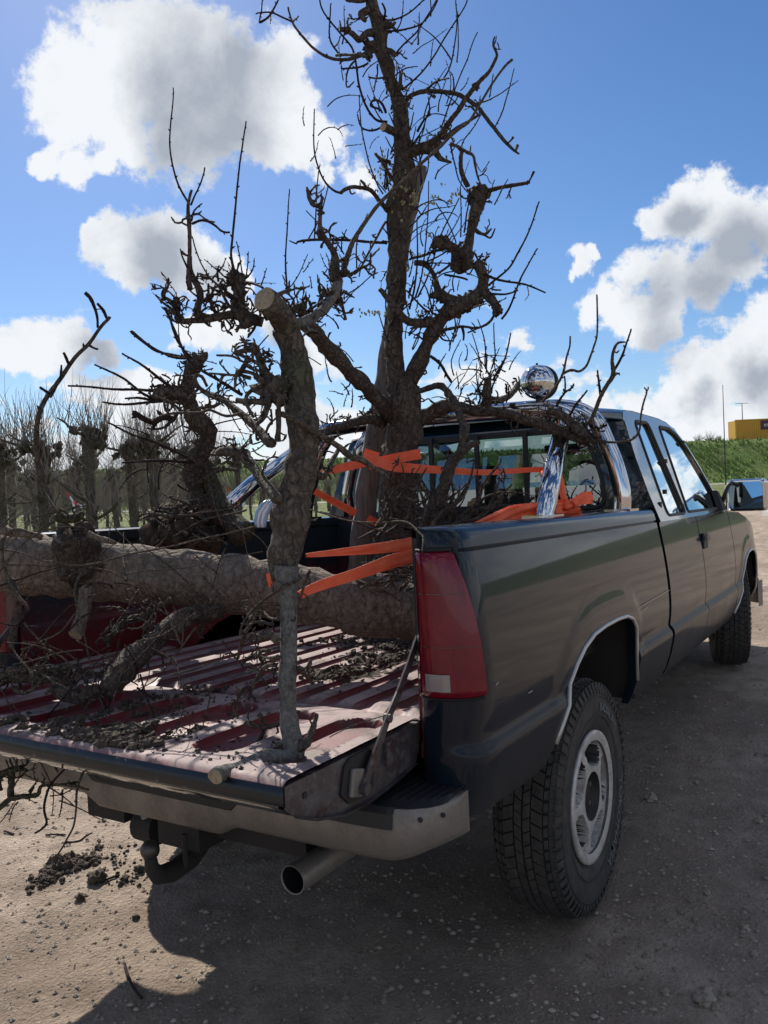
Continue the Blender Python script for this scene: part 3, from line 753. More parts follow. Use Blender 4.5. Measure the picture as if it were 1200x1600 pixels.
def m_gs():
    m = mat('gate_end', (.1, .09, .09), .42, .2, .5, .4, .2); t = NT(m); n = t.noise(11, 6, .65, mapsc=(1, 1, 2)); n2 = t.noise(45, 5, .7)
    c = t.mix(t.mr(n, .35, .62), (.035, .012, .017), (.085, .08, .083)); c = t.mix(t.mr(n2, .5, .68, 0, .6), c, (.17, .16, .155)); t.col(c); return m
M['gate_side'] = m_gs()
for s in (-1, 1):
    e = MB(); e.prism(sp, lambda u, v, t: (u, s*t, v), .785, .803); 
    e.grid([[(x, s*(.803+d), z-dz) for x, z in sp[2:8]] for d, dz in ((0, 0), (.006, .004), (.014, -.004))], flip=(s > 0))
    e.build('end_panel', M['gate_side'], tgp, body=True)
    l_ = MB(); l_.prism([(-1.33, .765), (-1.31, .822), (-1.285, .834), (-1.21, .834), (-1.19, .82), (-1.20, .745), (-1.22, .728), (-1.30, .735)], lambda u, v, t: (u, s*t, v), .800, .809); l_.build('latch_recess', M['black'], tgp, body=True)
    l_ = MB(); l_.box((-1.275, s*.813, .775), (.045, .012, .062), Matrix.Rotation(.25, 3, 'Y')); bevel(l_.build('latch', M['dchrome'], tgp, body=True), .004)
    MB().box((-1.13, s*.808, .80), (.028, .012, .055)).build('bracket', M['gate_side'], tgp, body=True); MB().box((-1.45, s*.8035, .802), (.012, .004, .012)).build('hole', M['black'], tgp, body=True)
lip = MB()
lr = []
for i in range(160):
    y = -.802+i*1.604/159; c = .006*max(0, noise.noise(Vector((y*30, 3, 0)))-.1)
    lr.append([(-1.500+c, y, .8395), (-1.516+c*.3, y, .838-c*.5), (-1.5165, y, .80), (-1.50, y, .786)])
lip.grid(lr, flip=True)
def m_chip():
    m = mat('chipped_black', (.008, .012, .016), .35); t = NT(m); n = t.noise(35, 7, .75, mapsc=(1, 1, .6)); t.col(t.mix(t.mr(n, .64, .67), (.007, .011, .016), (.38, .36, .36))); return m
lip.build('edge_lip', m_chip(), tgp, body=True, smooth=True)
def stay(s):
    P = [on_plane(657, 985, 1, -.80), on_plane(640, 1035, 1, -.805), on_plane(622, 1085, 1, -.81), on_plane(606, 1122, 1, -.815), on_plane(600, 1140, 1, -.818), on_plane(582, 1190, 1, -.822), on_plane(568, 1232, 1, -.824)]
    P = [Vector((p[0], p[1] if s < 0 else -p[1], p[2])) for p in P]
    g = MB(); w = .011
    rows = []
    for i, p in enumerate(P):
        t = (P[min(i+1, len(P)-1)]-P[max(0, i-1)]).normalized(); n = t.cross(Vector((0, 1, 0))).normalized()*w
        rows.append([p-n-Vector((0, .0025, 0)), p+n-Vector((0, .0025, 0)), p+n+Vector((0, .0025, 0)), p-n+Vector((0, .0025, 0))])
    g.grid(rows, closed=True); g.tube([P[-1]+Vector((0, -.012, 0)), P[-1]+Vector((0, .012, 0))], .014, 10); g.tube([P[3]+Vector((0, -.008, 0)), P[3]+Vector((0, .008, 0))], .011, 10)
    o = g.build('tailgate_stay', M['gate_side'], TR)
stay(-1); stay(1)

# step bumper
def bump_row(y, zt, zb):
    a = abs(y); x0 = interp(a, [(0, -1.19), (.74, -1.19), (.83, -1.183), (.88, -1.165), (.915, -1.135), (.935, -1.10), (.945, -1.05)])
    bot = zb+.035*sstep(.78, .945, a)**2
    return [(-.985, y*.995, zt-.004), (x0+.035, y, zt), (x0+.008, y, zt-.004), (x0, y, zt-.018), (x0-.004, y, (zt+bot)/2), (x0+.004, y, bot+.02), (x0+.018, y, bot+.004), (x0+.05, y, bot)]
ysb = list(np.linspace(-.945, -.80, 26))+list(np.linspace(-.78, .78, 50))+list(np.linspace(.80, .945, 26))
def zb_(y): return .555-.030*(1-sstep(.23, .30, abs(y+.06)))*1.0
_rows = [bump_row(y, .690, zb_(y)) for y in ysb]; _e0 = [(-.99, p[1], p[2]) for p in _rows[0]]; _e1 = [(-.99, p[1], p[2]) for p in _rows[-1]]
bp = MB(); bp.grid([_e0]+_rows+[_e1], flip=False)
bpo = bp.build('rear_bumper', M['dchrome'], TR, body=True, auto=50); weld(bpo)
for sg_ in (-1, 1):
    pd = MB(); rows = []
    for y in np.linspace(.50, .937, 60):
        r_0 = bump_row(sg_*y, .694, .6); rb_ = .002*(int(y*90) % 2)
        rows.append([(-.972, sg_*min(y, .93), .694+rb_), (r_0[1][0]+.012, sg_*y, .6975+rb_), (r_0[1][0]+.002, sg_*y, .696), (r_0[2][0]-.001, sg_*y, .690)])
    pd.grid(rows, flip=(sg_ > 0)).build('step_pad', M['black'], bpo, body=True)
    pd = MB(); rows = []
    for y in np.linspace(.48, .845, 24):
        r_0 = bump_row(sg_*y, .694, .6); e = sstep(.48, .50, y)
        rows.append([(r_0[2][0]-.001, sg_*y, .6905), (r_0[3][0]-.003, sg_*y, .676), (r_0[4][0]-.004, sg_*y, .676-.034*e)])
    pd.grid(rows, flip=(sg_ > 0)).build('step_recess', M['black'], bpo, body=True)
cp = MB(); rows = []
for y in np.linspace(-.385, .19, 26):
    e = min(1, min(y+.385, .19-y)/.03); e = math.sqrt(max(0, e*(2-e))); rows.append([(-1.194, y, .632+.022*e), (-1.1985, y, .632+.018*e), (-1.1985, y, .632-.018*e), (-1.194, y, .632-.022*e)])
cp.grid(rows, flip=False).build('plate_recess', M['black'], bpo, body=True)
for xx, yy in ((-1.155, -.903), (-1.105, -.936)): MB().ball((xx, yy, .665), .006, 5).build('bumper_bolt', M['black'], bpo, body=True)

# exhaust, tow bar
ex = MB(); n = 28; ey, ez = -.558, .472
ex.lathe([(.036, .0), (.036, .75), (.034, .75), (.034, .0), (.036, .0)], (-1.20, ey, ez), n, axis=0)
ex.build('exhaust_pipe', M['dchrome'], TR, body=True, smooth=True)
hp = thing_part('tow_bar', TR)
MB().box((-1.02, -.10, .50), (.09, .80, .075)).box((-1.07, -.10, .49), (.12, .16, .10)).build('cross_beam', M['under'], hp, body=True)
MB().box((-1.08, .20, .515), (.10, .16, .085)).tube([(-1.08, .10, .46), (-1.08, .02, .46)], .05, 14).build('socket', M['under'], hp, body=True)
MB().tube([(-1.02, -.10, .44), (-1.10, -.11, .40), (-1.18, -.12, .395), (-1.235, -.125, .41), (-1.255, -.125, .44), (-1.257, -.125, .475)], [.03, .03, .028, .025, .02, .015], 12).build('tow_neck', M['under'], hp, body=True, smooth=True)
MB().ball((-1.257, -.125, .487), .026, 10).build('tow_ball', mat('greasy_steel', (.10, .09, .08), .45, .7), hp, body=True, smooth=True)
MB().tube([(-1.16, -.155, .50), (-1.16, -.155, .41)], .008, 8).build('pin', M['under'], hp, body=True)
MB().tube([(-1.10, .055, .51), (-1.10, .055, .45)], .02, 8).build('spring', M['galv'], hp, body=True)

MB().lathe([(.0335, .004), (.033, .25), (.0, .25)], (-1.20, ey, ez), n, axis=0).build('exhaust_bore', M['black'], TR, body=True, smooth=True)
# chassis
ch = MB()
for s in (-1, 1):
    ch.box((1.6, s*.42, .47), (5.0, .07, .15)); ch.tube([(-.75, s*.52, .52), (-.4, s*.53, .42), (0, s*.53, .37), (.4, s*.53, .42), (.75, s*.52, .50)], .03, 6)
    ch.tube([(.12, s*.58, .35), (.28, s*.52, .80)], .028, 8)
ch.box((0.02, 0, .78), (1.9, 1.58, .04)); ch.box((2.1, 0, .55), (1.9, 1.76, .05)); ch.box((-.85, 0, .62), (.16, 1.6, .12)); ch.box((1.6, .05, .45), (1.0, .4, .2)); ch.box((3.8, 0, .72), (.9, 1.2, .25))
ch.build('chassis', M['under'], TR, body=True)
ax = MB(); ax.tube([(0, -.70, .345), (0, .70, .345)], .045, 10); ax.ball((0, 0, .345), .14, 8); ax.tube([(3.594, -.7, .47), (3.594, .7, .47)], .04, 8); ax.build('axle', M['under'], TR, smooth=True)

# ---- wheels
WR = .402
def make_wheel(cx, cy, cz, s, detail):
    """s=-1: outer face towards -y"""
    w = thing_part('wheel', TR); w.location = (cx, cy, cz); w.rotation_euler = (0, 0, 0)
    hw = .128; w.scale = (1, .85, 1)
    pr = [(.212, .085), (.225, .108), (.26, .124), (.30, .131), (.335, .130), (.362, .124), (.385, .112), (.392, .100), (.3945, .06), (.3955, 0)]
    pr = [(r, -t) for r, t in pr]+[(r, t) for r, t in pr[::-1][1:]]
    T = MB().lathe(pr, (0, 0, 0), 96, 1); T.m = [1 if min(math.hypot(T.v[i][0], T.v[i][2]) for i in f) > .3915 else 0 for f in T.f]; t_ = T.build('tyre', [M['rubber'], M['groove']], w, smooth=True)
    B = MB(); rows_ = [(-.101, .040, 66, .72), (-.056, .040, 60, .86), (-.017, .027, 60, .9), (.017, .027, 60, .9), (.056, .040, 60, .86), (.101, .040, 66, .72)]
    for j, (yy, wy, nb, fill) in enumerate(rows_):
        for k in range(nb):
            a = 2*math.pi*(k+.37*j)/nb; da = math.pi/nb*fill; sk_ = .35*da*(1 if j % 2 else -1)
            tops = []
            for r0 in (WR-.012, WR-(.006 if abs(yy) > .09 else 0)):
                for ua, uy in ((-1, -1), (1, -1), (1, 1), (-1, 1)):
                    aa = a+ua*da+uy*sk_; y2 = yy+uy*wy/2; rr_ = r0-(.010 if abs(y2) > .11 and r0 > WR-.01 else 0)
                    tops.append((rr_*math.sin(aa), y2, rr_*math.cos(aa)))
            B.add(tops, [(4, 5, 6, 7), (0, 1, 5, 4), (1, 2, 6, 5), (2, 3, 7, 6), (3, 0, 4, 7)])
            if abs(yy) > .09 and k % 1 == 0:       # shoulder lugs running down the sidewall
                sg_ = 1 if yy > 0 else -1; v_ = []
                for rad_, yv in ((.386, .122), (.362, .1335), (.352, .1325)):
                    for ua in (-1, 1): aa = a+ua*da*.75; v_.append((rad_*math.sin(aa), sg_*(yv), rad_*math.cos(aa)))
                B.add(v_, [(0, 1, 3, 2), (2, 3, 5, 4)] if sg_ < 0 else [(2, 3, 1, 0), (4, 5, 3, 2)])
    b_ = B.build('tread', M['rubber'], w); b_['kind'] = 'stuff'
    if detail:
        def ring_text(body, phi0, size, rad_, name):
            vs, fs = text_mesh(body, size)
            out = [((rad_+v[1])*math.sin(phi0+v[0]/(rad_+size*.3)), -.1335+.0012*0, (rad_+v[1])*math.cos(phi0+v[0]/(rad_+size*.3))) for v in vs]
            L_ = MB().add(out, [f[::-1] for f in fs]); o = L_.build(name, M['letter'], w)
            m_ = o.modifiers.new('thick', 'SOLIDIFY'); m_.thickness = .002; m_.offset = 0
        ring_text('YOKOHAMA', rad(94), .060, .283, 'lettering'); ring_text('RADIAL A/T', rad(15), .040, .293, 'lettering')
        for rr_ in (.275, .343): MB().lathe([(rr_-.002, s*.1305), (rr_, s*.1335), (rr_+.002, s*.1305)], (0, 0, 0), 72, 1).build('sidewall_ring', M['rubber'], w, smooth=True)
    # rim: barrel and lip
    R_ = MB().lathe([(.19, s*.12), (.212, s*.126), (.224, s*.125), (.226, s*.112), (.217, s*.108), (.210, s*.098), (.204, s*.06), (.198, -s*.10), (.0, -s*.10)], (0, 0, 0), 72, 1)
    rim = R_.build('rim', M['alloy'], w, smooth=True)
    nr, na = 26, 150; rows = []; fl = []
    for i in range(nr+1):
        r0 = .083+(.207-.083)*i/nr; row = []; fr_ = []
        for k in range(na):
            a = 2*math.pi*k/na; ph = (a*5/(2*math.pi)+.30+.9*(r0-.15)) % 1; dd = abs(ph-.5)*2
            u = (r0-.150)/.046; wdw = 1-abs(dd/.80)**3-abs(u)**3
            dpt = .055*sstep(0.0, .18, wdw); fr_.append(wdw > .02)
            crown = -.010*(1-sstep(.10, .20, r0))+.006*sstep(.19, .207, r0)
            row.append((r0*math.sin(a), s*(.108-dpt-crown*0)-s*crown*1., r0*math.cos(a)))
        rows.append(row); fl.append(fr_)
    F_ = MB(); F_.grid(rows, closed=True, flip=(s > 0)); nf = len(F_.f)
    F_.m = [1 if (fl[q//na][q % na] and fl[q//na+1][q % na]) else 0 for q in range(nf)]  # rim slots take the dark material: shade of the openings put into colour
    F_.build('spokes', [M['alloy'], M['hub']], w, auto=50)
    H = MB().lathe([(.086, s*.118), (.082, s*.112), (.081, s*.060), (.050, s*.056), (.048, s*.085), (.040, s*.092), (.0, s*.094)], (0, 0, 0), 32, 1); H.build('hub', M['hub'], w, smooth=True)
    for k in range(6):
        a = k*math.pi/3+.3; x_, z_ = .064*math.cos(a), .064*math.sin(a)
        MB().tube([(x_, s*.054, z_), (x_, s*.088, z_)], .0095, 6).build('wheel_nut', M['dchrome'], w)
    return w
make_wheel(.015, -.824, .347, -1, True); make_wheel(.015, .82, .347, 1, False); make_wheel(3.594, -.80, .47, -1, True).rotation_euler = (0, 0, .27); make_wheel(3.594, .80, .47, 1, False).rotation_euler = (0, 0, .27)

# ---- cab sides, doors, fenders
def cab_panel(name, x0, x1, sgn, arch=None, zmin=None, nx=14, ztop=None, parent=TR, mt=None):
    xs = list(np.linspace(x0, x1, nx)); 
    if arch: xs = sorted(set([round(v, 4) for v in xs+[a for a, b in arch if x0 < a < x1]+list(np.linspace(max(x0, arch[0][0]), min(x1, arch[-1][0]), 50))]))
    zr = [z for z in ZR if z < 1.262]+[1.262]
    zm = zmin or (lambda x: .563)
    rows = side_grid(xs, zm, arch, sgn, ztop, zr)
    # return flanges so that the gaps have depth
    g = MB(); g.grid(rows, flip=(sgn > 0))
    for col, fl in ((0, True), (-1, False)):
        e = [r[col] for r in rows]; g.grid([e, [(p[0], p[1]-sgn*.03, p[2]) for p in e]], flip=(fl if sgn < 0 else not fl))
    o = g.build(name, mt or M['paint'], parent, body=True, auto=40); return o
def fend_top(x): return interp(x, [(2.9, 1.262), (3.3, 1.25), (3.6, 1.21), (3.9, 1.16), (4.2, 1.09), (4.40, 1.02)])
SL = lambda z: .926-.33*(z-1.262)        # tumblehome of the glasshouse
GH = [(1.105, 1.262), (1.11, 1.45), (1.135, 1.65), (1.165, 1.75), (1.22, 1.79), (1.30, 1.803), (1.95, 1.805), (2.15, 1.79), (2.30, 1.757), (2.45, 1.69), (2.60, 1.57), (2.74, 1.42), (2.86, 1.262)]
def roundp(P, r=.03, n=4):
    out = []; P = [Vector(p) for p in P]
    for i, p in enumerate(P):
        a = (P[i-1]-p); b = (P[(i+1) % len(P)]-p); q = min(r, a.length*.45, b.length*.45); A = p+a.normalized()*q; B = p+b.normalized()*q
        for k in range(n+1):
            t = k/n; out.append(tuple((A*(1-t)**2+p*2*t*(1-t)+B*t*t)))
    return out
QW = roundp([(1.33, 1.285), (1.375, 1.755), (1.655, 1.762), (1.735, 1.285)], .045)
DW = roundp([(1.80, 1.29), (1.885, 1.758), (2.13, 1.762), (2.27, 1.735), (2.42, 1.665), (2.56, 1.55), (2.68, 1.42), (2.78, 1.29)], .03)
for sgn in (-1, 1):
    side = 'right' if sgn < 0 else 'left'
    cb = cab_panel('cab_side', 1.105, 1.925, sgn)
    g = MB(); tri = tessellate_polygon([[Vector((u, v, 0)) for u, v in GH], [Vector((u, v, 0)) for u, v in QW[::-1]], [Vector((u, v, 0)) for u, v in DW[::-1]]])
    al = GH+QW[::-1]+DW[::-1]
    g.add([(u, sgn*SL(v), v) for u, v in al], [(t if sgn < 0 else t[::-1]) for t in tri])
    for lp2 in (GH, QW, DW):
        n = len(lp2); g.grid([[(u, sgn*SL(v), v) for u, v in lp2+lp2[:1]], [(u, sgn*(SL(v)-.035), v) for u, v in lp2+lp2[:1]]])
    o = g.build('window_surround', M['paint_clean'], cb, body=True)
    import bmesh as _b
    dr = cab_panel('door', 1.937, 2.93, sgn); dr['label'] = side + ' front door'
    wd = parent_mesh('side_window', TR)
    for P_, nm in ((QW, 'quarter_glass'), (DW, 'door_glass')):
        G_ = MB(); n = len(P_); tri = tessellate_polygon([[Vector((u, v, 0)) for u, v in P_]]); G_.add([(u, sgn*(SL(v)-.012), v) for u, v in P_], [(t if sgn < 0 else t[::-1]) for t in tri]); G_.build(nm, M['sideglass'], wd, body=True)
        T_ = MB(); pts = [(u, sgn*(SL(v)-.002), v) for u, v in P_+P_[:2]]; T_.tube(pts, .0085, 6, caps=False); T_.build('window_seal', M['black'], wd, body=True)
    if sgn < 0:
        for u, v in ((1.70, 1.56), (1.43, 1.40), (2.36, 1.69)):
            MB().box((u, -SL(v)-.004, v), (.03, .016, .022)).build('window_latch', M['black'], wd, body=True)
    hd = MB(); y_ = sgn*ysurf(2.0, 1.12); hd.box((2.02, y_+sgn*.004, 1.125), (.11, .012, .085)); ho = bevel(hd.build('door_handle', M['black'], dr, body=True), .004)
    hd = MB(); hd.box((2.02, y_+sgn*.018, 1.14), (.10, .018, .022)); bevel(hd.build('handle_lever', M['dchrome'], dr, body=True), .004)
    lk = MB().box((1.26, sgn*(ysurf(1.26, 1.3)-.02), 1.33), (.03, .012, .045), None); lk.build('cab_badge', M['black'], cb, body=True)
    ff = cab_panel('front_fender', 2.942, 4.40, sgn, FARCH, lambda x: interp(x, FARCH) if 2.98 < x < 4.09 else (.60 if x < 3 else .58), 30, fend_top)
    MB().tube([(x, sgn*(ysurf(x, z, FARCH)+.001), z) for x, z in FARCH], .0075, 6).build('arch_trim', M['trim'], ff, body=True, smooth=True)
    ln = MB(); pr = [((x-3.53)*1.04+3.53, z+.012) for x, z in FARCH]; ln.grid([[(x, sgn*y, z) for x, z in pr] for y in (.92, .60)], flip=(sgn > 0)); ln.grid([[(x, sgn*.60, z) for x, z in pr], [(x, sgn*.60, .50) for x, z in pr]]); ln.build('arch_liner', M['under'], ff, body=True)
    MB().box((2.0, sgn*.90, .585), (1.9, .04, .05)).build('sill', M['under'], TR, body=True)
# dark body behind panel gaps
MB().box((1.93, 0, .92), (.03, 1.84, .66)).box((2.936, 0, .92), (.03, 1.80, .66)).box((1.085, 0, .95), (.02, 1.5, .6)).build('inner_structure', M['black'], TR, body=True)
# roof, windscreen, bonnet
def roof_row(x):
    zs = interp(x, [(1.15, 1.745), (1.18, 1.775), (1.25, 1.80), (1.40, 1.808), (1.95, 1.808), (2.12, 1.797), (2.28, 1.765)]); cr = .045
    out = []
    for t in np.linspace(-1, 1, 25):
        y = t*(SL(zs)+.0); z = zs+cr*(1-abs(t)**3.2)+.0
        out.append((x+.05*(1-t*t) if x > 2 else x-.02*(1-t*t), y, z))
    return out
rf = MB().grid([roof_row(x) for x in (1.15, 1.18, 1.25, 1.40, 1.6, 1.8, 1.95, 2.05, 2.12, 2.20, 2.28)], flip=True).build('roof', M['paint_clean'], TR, body=True, smooth=True)
# back of the cab with the rear window opening
RW = roundp([(-.68, 1.335), (-.675, 1.47), (-.60, 1.66), (-.54, 1.722), (.54, 1.722), (.60, 1.66), (.675, 1.47), (.68, 1.335)], .05)
bx = lambda z: interp(z, [(1.2, 1.105), (1.262, 1.105), (1.45, 1.11), (1.65, 1.135), (1.75, 1.16), (1.80, 1.20)])
BK = [(-.937, 1.262), (-.885, 1.40), (-.83, 1.56), (-.775, 1.74), (-.72, 1.78), (-.4, 1.795), (.4, 1.795), (.72, 1.78), (.775, 1.74), (.83, 1.56), (.885, 1.40), (.937, 1.262)]
g = MB(); tri = tessellate_polygon([[Vector((u, v, 0)) for u, v in BK], [Vector((u, v, 0)) for u, v in RW[::-1]]])
g.add([(bx(v), u, v) for u, v in BK+RW[::-1]], [t for t in tri]); g.grid([[(bx(v), u, v) for u, v in RW+RW[:1]], [(bx(v)+.03, u, v) for u, v in RW+RW[:1]]])
g.box((1.12, 0, .93), (.03, 1.86, .665))
bk = g.build('cab_back', M['paint_clean'], TR, body=True)
rw = parent_mesh('rear_window', TR)
tri = tessellate_polygon([[Vector((u, v, 0)) for u, v in RW]]); MB().add([(bx(v)+.012, u, v) for u, v in RW], tri).build('pane', M['rearglass'], rw, body=True)
MB().tube([(bx(v)-.001, u, v) for u, v in RW+RW[:2]], .011, 6, caps=False).build('rubber_seal', M['black'], rw, body=True)
for y in (.24, -.025, -.29): MB().box((1.123, y, 1.53), (.02, .022, .39)).build('window_bar', M['black'], rw, body=True)
for z in (1.352, 1.71): MB().box((bx(z)-.002, -.02, z), (.018, 1.0, .018)).build('sliding_rail', M['black'], rw, body=True)
ws = []
for u in np.linspace(0, 1, 8):
    z = 1.775*(1-u)+1.262*u; row = []
    for t in np.linspace(-1, 1, 17):
        xs0 = 2.29*(1-u)+2.86*u; bow = (.06*(1-u)+.26*u)*(1-t*t); row.append((xs0+bow, t*(SL(z)), z+.045*(1-u)*(1-abs(t)**3)))
    ws.append(row)
MB().grid(ws).build('windscreen', M['glass'], TR, body=True, smooth=True)
hr = []
for x in np.linspace(2.86, 4.42, 18):
    row = []
    for t in np.linspace(-1, 1, 21):
        zt = fend_top(x); y = t*(ysurf(x, 1.2)-.002); row.append((x+.06*(1-t*t)*(x > 4.2), y, zt+.035*(1-abs(t)**5)-.0))
    hr.append(row)
hr.append([(4.46+.05*(1-t*t), t*.84, .93) for t in np.linspace(-1, 1, 21)]); hr.append([(4.46+.05*(1-t*t), t*.84, .62) for t in np.linspace(-1, 1, 21)])
MB().grid(hr, flip=True).build('bonnet', M['paint_clean'], TR, body=True, auto=40)
fb = MB(); fb.grid([[(4.50+.05*(1-t*t)-.16*abs(t)**6, t*.92, z) for t in np.linspace(-1, 1, 25)] for z in (.70, .68, .52, .50)]); fb.build('front_bumper', M['dchrome'], TR, body=True)
MB().grid([[(4.28, -.955, z), (4.20, -.96, z), (4.14, -.94, z)] for z in (.70, .66, .55, .50)]).build('bumper_end', M['dchrome'], TR, body=True)

# interior
M['seat'] = mat('seat_fabric', (.05, .05, .055), .9); M['dash'] = mat('dashboard', (.03, .03, .032), .7)
for x0, ww in ((1.42, 1.4), (2.15, 1.45)):
    g = MB(); g.box((x0, 0, 1.18), (.16, ww, .52), Matrix.Rotation(-.18, 3, 'Y')); g.box((x0+.25, 0, .92), (.5, ww, .16)); bevel(g.build('seat', M['seat'], TR, body=True), .04, 3)
for y in (-.38, .38): bevel(MB().box((2.08, y, 1.52), (.10, .26, .17)).build('headrest', M['seat'], TR, body=True), .03, 3)
bevel(MB().box((2.88, 0, 1.16), (.40, 1.70, .26)).build('dashboard', M['dash'], TR, body=True), .05, 3)
sw = MB(); c = Vector((2.58, .38, 1.24)); Rm = Matrix.Rotation(-rad(65), 3, 'Y'); pts = [c+Rm @ Vector((.19*math.cos(a), .19*math.sin(a), 0)) for a in np.linspace(0, 2*math.pi, 33)]
sw.tube(pts, .014, 8, caps=False); sw.tube([c, (2.8, .38, 1.12)], .03, 8); sw.tube([pts[8], c, pts[24]], .012, 6); sw.build('steering_wheel', M['dash'], TR, body=True, smooth=True)
MB().box((1.98, 0, .80), (1.75, 1.8, .04)).build('cab_floor', M['dash'], TR, body=True)
bevel(MB().box((2.44, -.02, 1.70), (.03, .24, .07)).build('inside_mirror', M['black'], TR, body=True), .01)

# door mirrors
for sgn in (-1, 1):
    g = parent_mesh('door_mirror', TR)
    MB().prism([(2.66, 1.275), (2.80, 1.275), (2.80, 1.30), (2.75, 1.39), (2.70, 1.40)], lambda u, v, t: (u, sgn*(SL(v)+t), v), -.004, .03).build('mirror_base', M['black'], g, body=True)
    MB().tube([(2.77, sgn*.93, 1.33), (2.80, sgn*.955, 1.42), (2.84, sgn*.975, 1.445), (2.90, sgn*1.00, 1.43)], .013, 8).build('mirror_arm', M['black'], g, body=True, smooth=True)
    Rm = Matrix.Rotation(sgn*.22, 3, 'Z') @ Matrix.Rotation(-.05, 3, 'Y'); c = Vector((2.935, sgn*1.055, 1.365))
    o = MB().box(c, (.07, .245, .205), Rm).build('mirror_housing', M['chrome'], g, body=True); bevel(o, .028, 4)
    P_ = roundp([(-.105, -.085), (-.105, .085), (.105, .085), (.105, -.085)], .03); tri = tessellate_polygon([[Vector((u, v, 0)) for u, v in P_]])
    MB().add([tuple(c+Rm @ Vector((-.0375, u, v))) for u, v in P_], tri).build('mirror_pane', M['mirror'], g, body=True)
an = MB(); b0 = on_plane(1133, 742, 0, 3.35); an.tube([(3.35, -.86, 1.26-TP*3.35), (3.35, -.862, 2.05)], [.005, .002], 6); an.build('antenna', M['black'], TR)

# chrome roll bar
rb = thing_part('roll_bar', TR)
XH = .80
hoop = [(-.845, 1.315), (-.85, 1.40), (-.825, 1.52), (-.79, 1.62), (-.755, 1.705), (-.71, 1.750), (-.64, 1.780), (-.5, 1.795), (0, 1.802), (.5, 1.795), (.64, 1.775), (.70, 1.72), (.74, 1.66), (.80, 1.50), (.84, 1.38), (.845, 1.315)]
def smooth_path(P, n=4):
    P = [Vector(p) for p in P]; out = []
    for i in range(len(P)-1):
        p0, p1, p2, p3 = P[max(i-1, 0)], P[i], P[i+1], P[min(i+2, len(P)-1)]
        for k in range(n):
            t = k/n; out.append(.5*((2*p1)+(p2-p0)*t+(2*p0-5*p1+4*p2-p3)*t*t+(3*p1-p0-3*p2+p3)*t**3))
    out.append(P[-1]); return out
MB().tube(smooth_path([(XH, y, z) for y, z in hoop]), .037, 22).build('hoop', M['chrome'], rb, body=True, smooth=True)
MB().tube(smooth_path([(XH-.16, y*.96, z-.02) for y, z in hoop[3:13]]), .036, 22).build('second_hoop', M['chrome'], rb, body=True, smooth=True)
for s in (-1, 1):
    MB().tube([(-.03, s*.80, 1.30), (.25, s*.745, 1.50), (XH-.12, s*.655, 1.745)], .036, 20).build('brace', M['chrome'], rb, body=True, smooth=True)
    MB().box((XH, s*.845, 1.326), (.14, .11, .012)).box((-.05, s*.81, 1.326), (.14, .10, .012)).build('foot_plate', M['chrome'], rb, body=True)
    g = MB()
    for k in range(3): g.tube([(XH-.16, s*(.70-.07*k), 1.70+.035*k), (XH, s*(.72-.07*k), 1.72+.035*k)], .015, 8)
    g.build('cross_tube', M['chrome'], rb, body=True, smooth=True)
MB().tube([(.8, .56, 1.30), (.8, .57, 1.45), (.8, .52, 1.62), (.8, .42, 1.75)], .03, 14).build('inner_brace', M['chrome'], rb, body=True, smooth=True)
sc_ = at(840, 597, 3.62)
lb = thing('spot_lamp', 'round chrome ball-backed lamp on top of the roll bar', 'lamp', tuple(sc_))
MB().ball((0, 0, 0), .074, 24).build('housing', M['chrome'], lb, smooth=True); MB().tube([(0, 0, -.07), (0, 0, -.13)], .012, 8).build('stem', M['black'], lb)
MB().lathe([(.0, .072), (.06, .075), (.076, .055), (.076, .035), (.0, .03)], (0, 0, 0), 32, 0).build('lamp_rim', M['black'], lb, smooth=True); MB().tube([(0, 0, .072), (0, 0, .082)], .005, 6).build('screw', M['black'], lb)
for a_, b_ in (((1000, 949), (1046, 922)), ((1003, 955), (1012, 949)), ((826, 1083), (832, 1079)), ((775, 1070), (779, 1066))):
    p_, q_ = on_plane(*a_, 1, -.9745), on_plane(*b_, 1, -.9745); MB().tube([p_, (p_+q_)/2, q_], .0012, 4).build('scratch', M['trim'], TR)

# ------------------------------------------------------------ trees and branches of the load
CROP = dict(A=(400, 0, 3.75), B=(600, 0, 4.286), C=(560, 280, 3.75), D=(360, 400, 3.0), E=(240, 400, 4.615), F=(380, 150, 4.573), G=(240, 120, 4.446), H=(0, 440, 3.81),
            I=(640, 560, 4.615), J=(760, 540, 4.0), K=(0, 820, 4.615), L=(0, 1140, 4.615), M=(480, 560, 3.75), N=(380, 800, 3.637), O=(0, 420, 2.308), P=(0, 800, 3.0), X=(0, 0, 1.0))
def pts3(tagc, s, d0, d1):
    ox, oy, k = CROP[tagc]; P = [tuple(float(c) for c in q.split(',')) for q in s.split()]
    P = [(ox+a/k, oy+b/k) for a, b in P]; n = len(P)
    L = [0.]
    for a, b in zip(P[:-1], P[1:]): L.append(L[-1]+math.hypot(b[0]-a[0], b[1]-a[1]))
    return [Vector(at(p[0], p[1], d0+(d1-d0)*l/max(L[-1], 1))) for p, l in zip(P, L)]
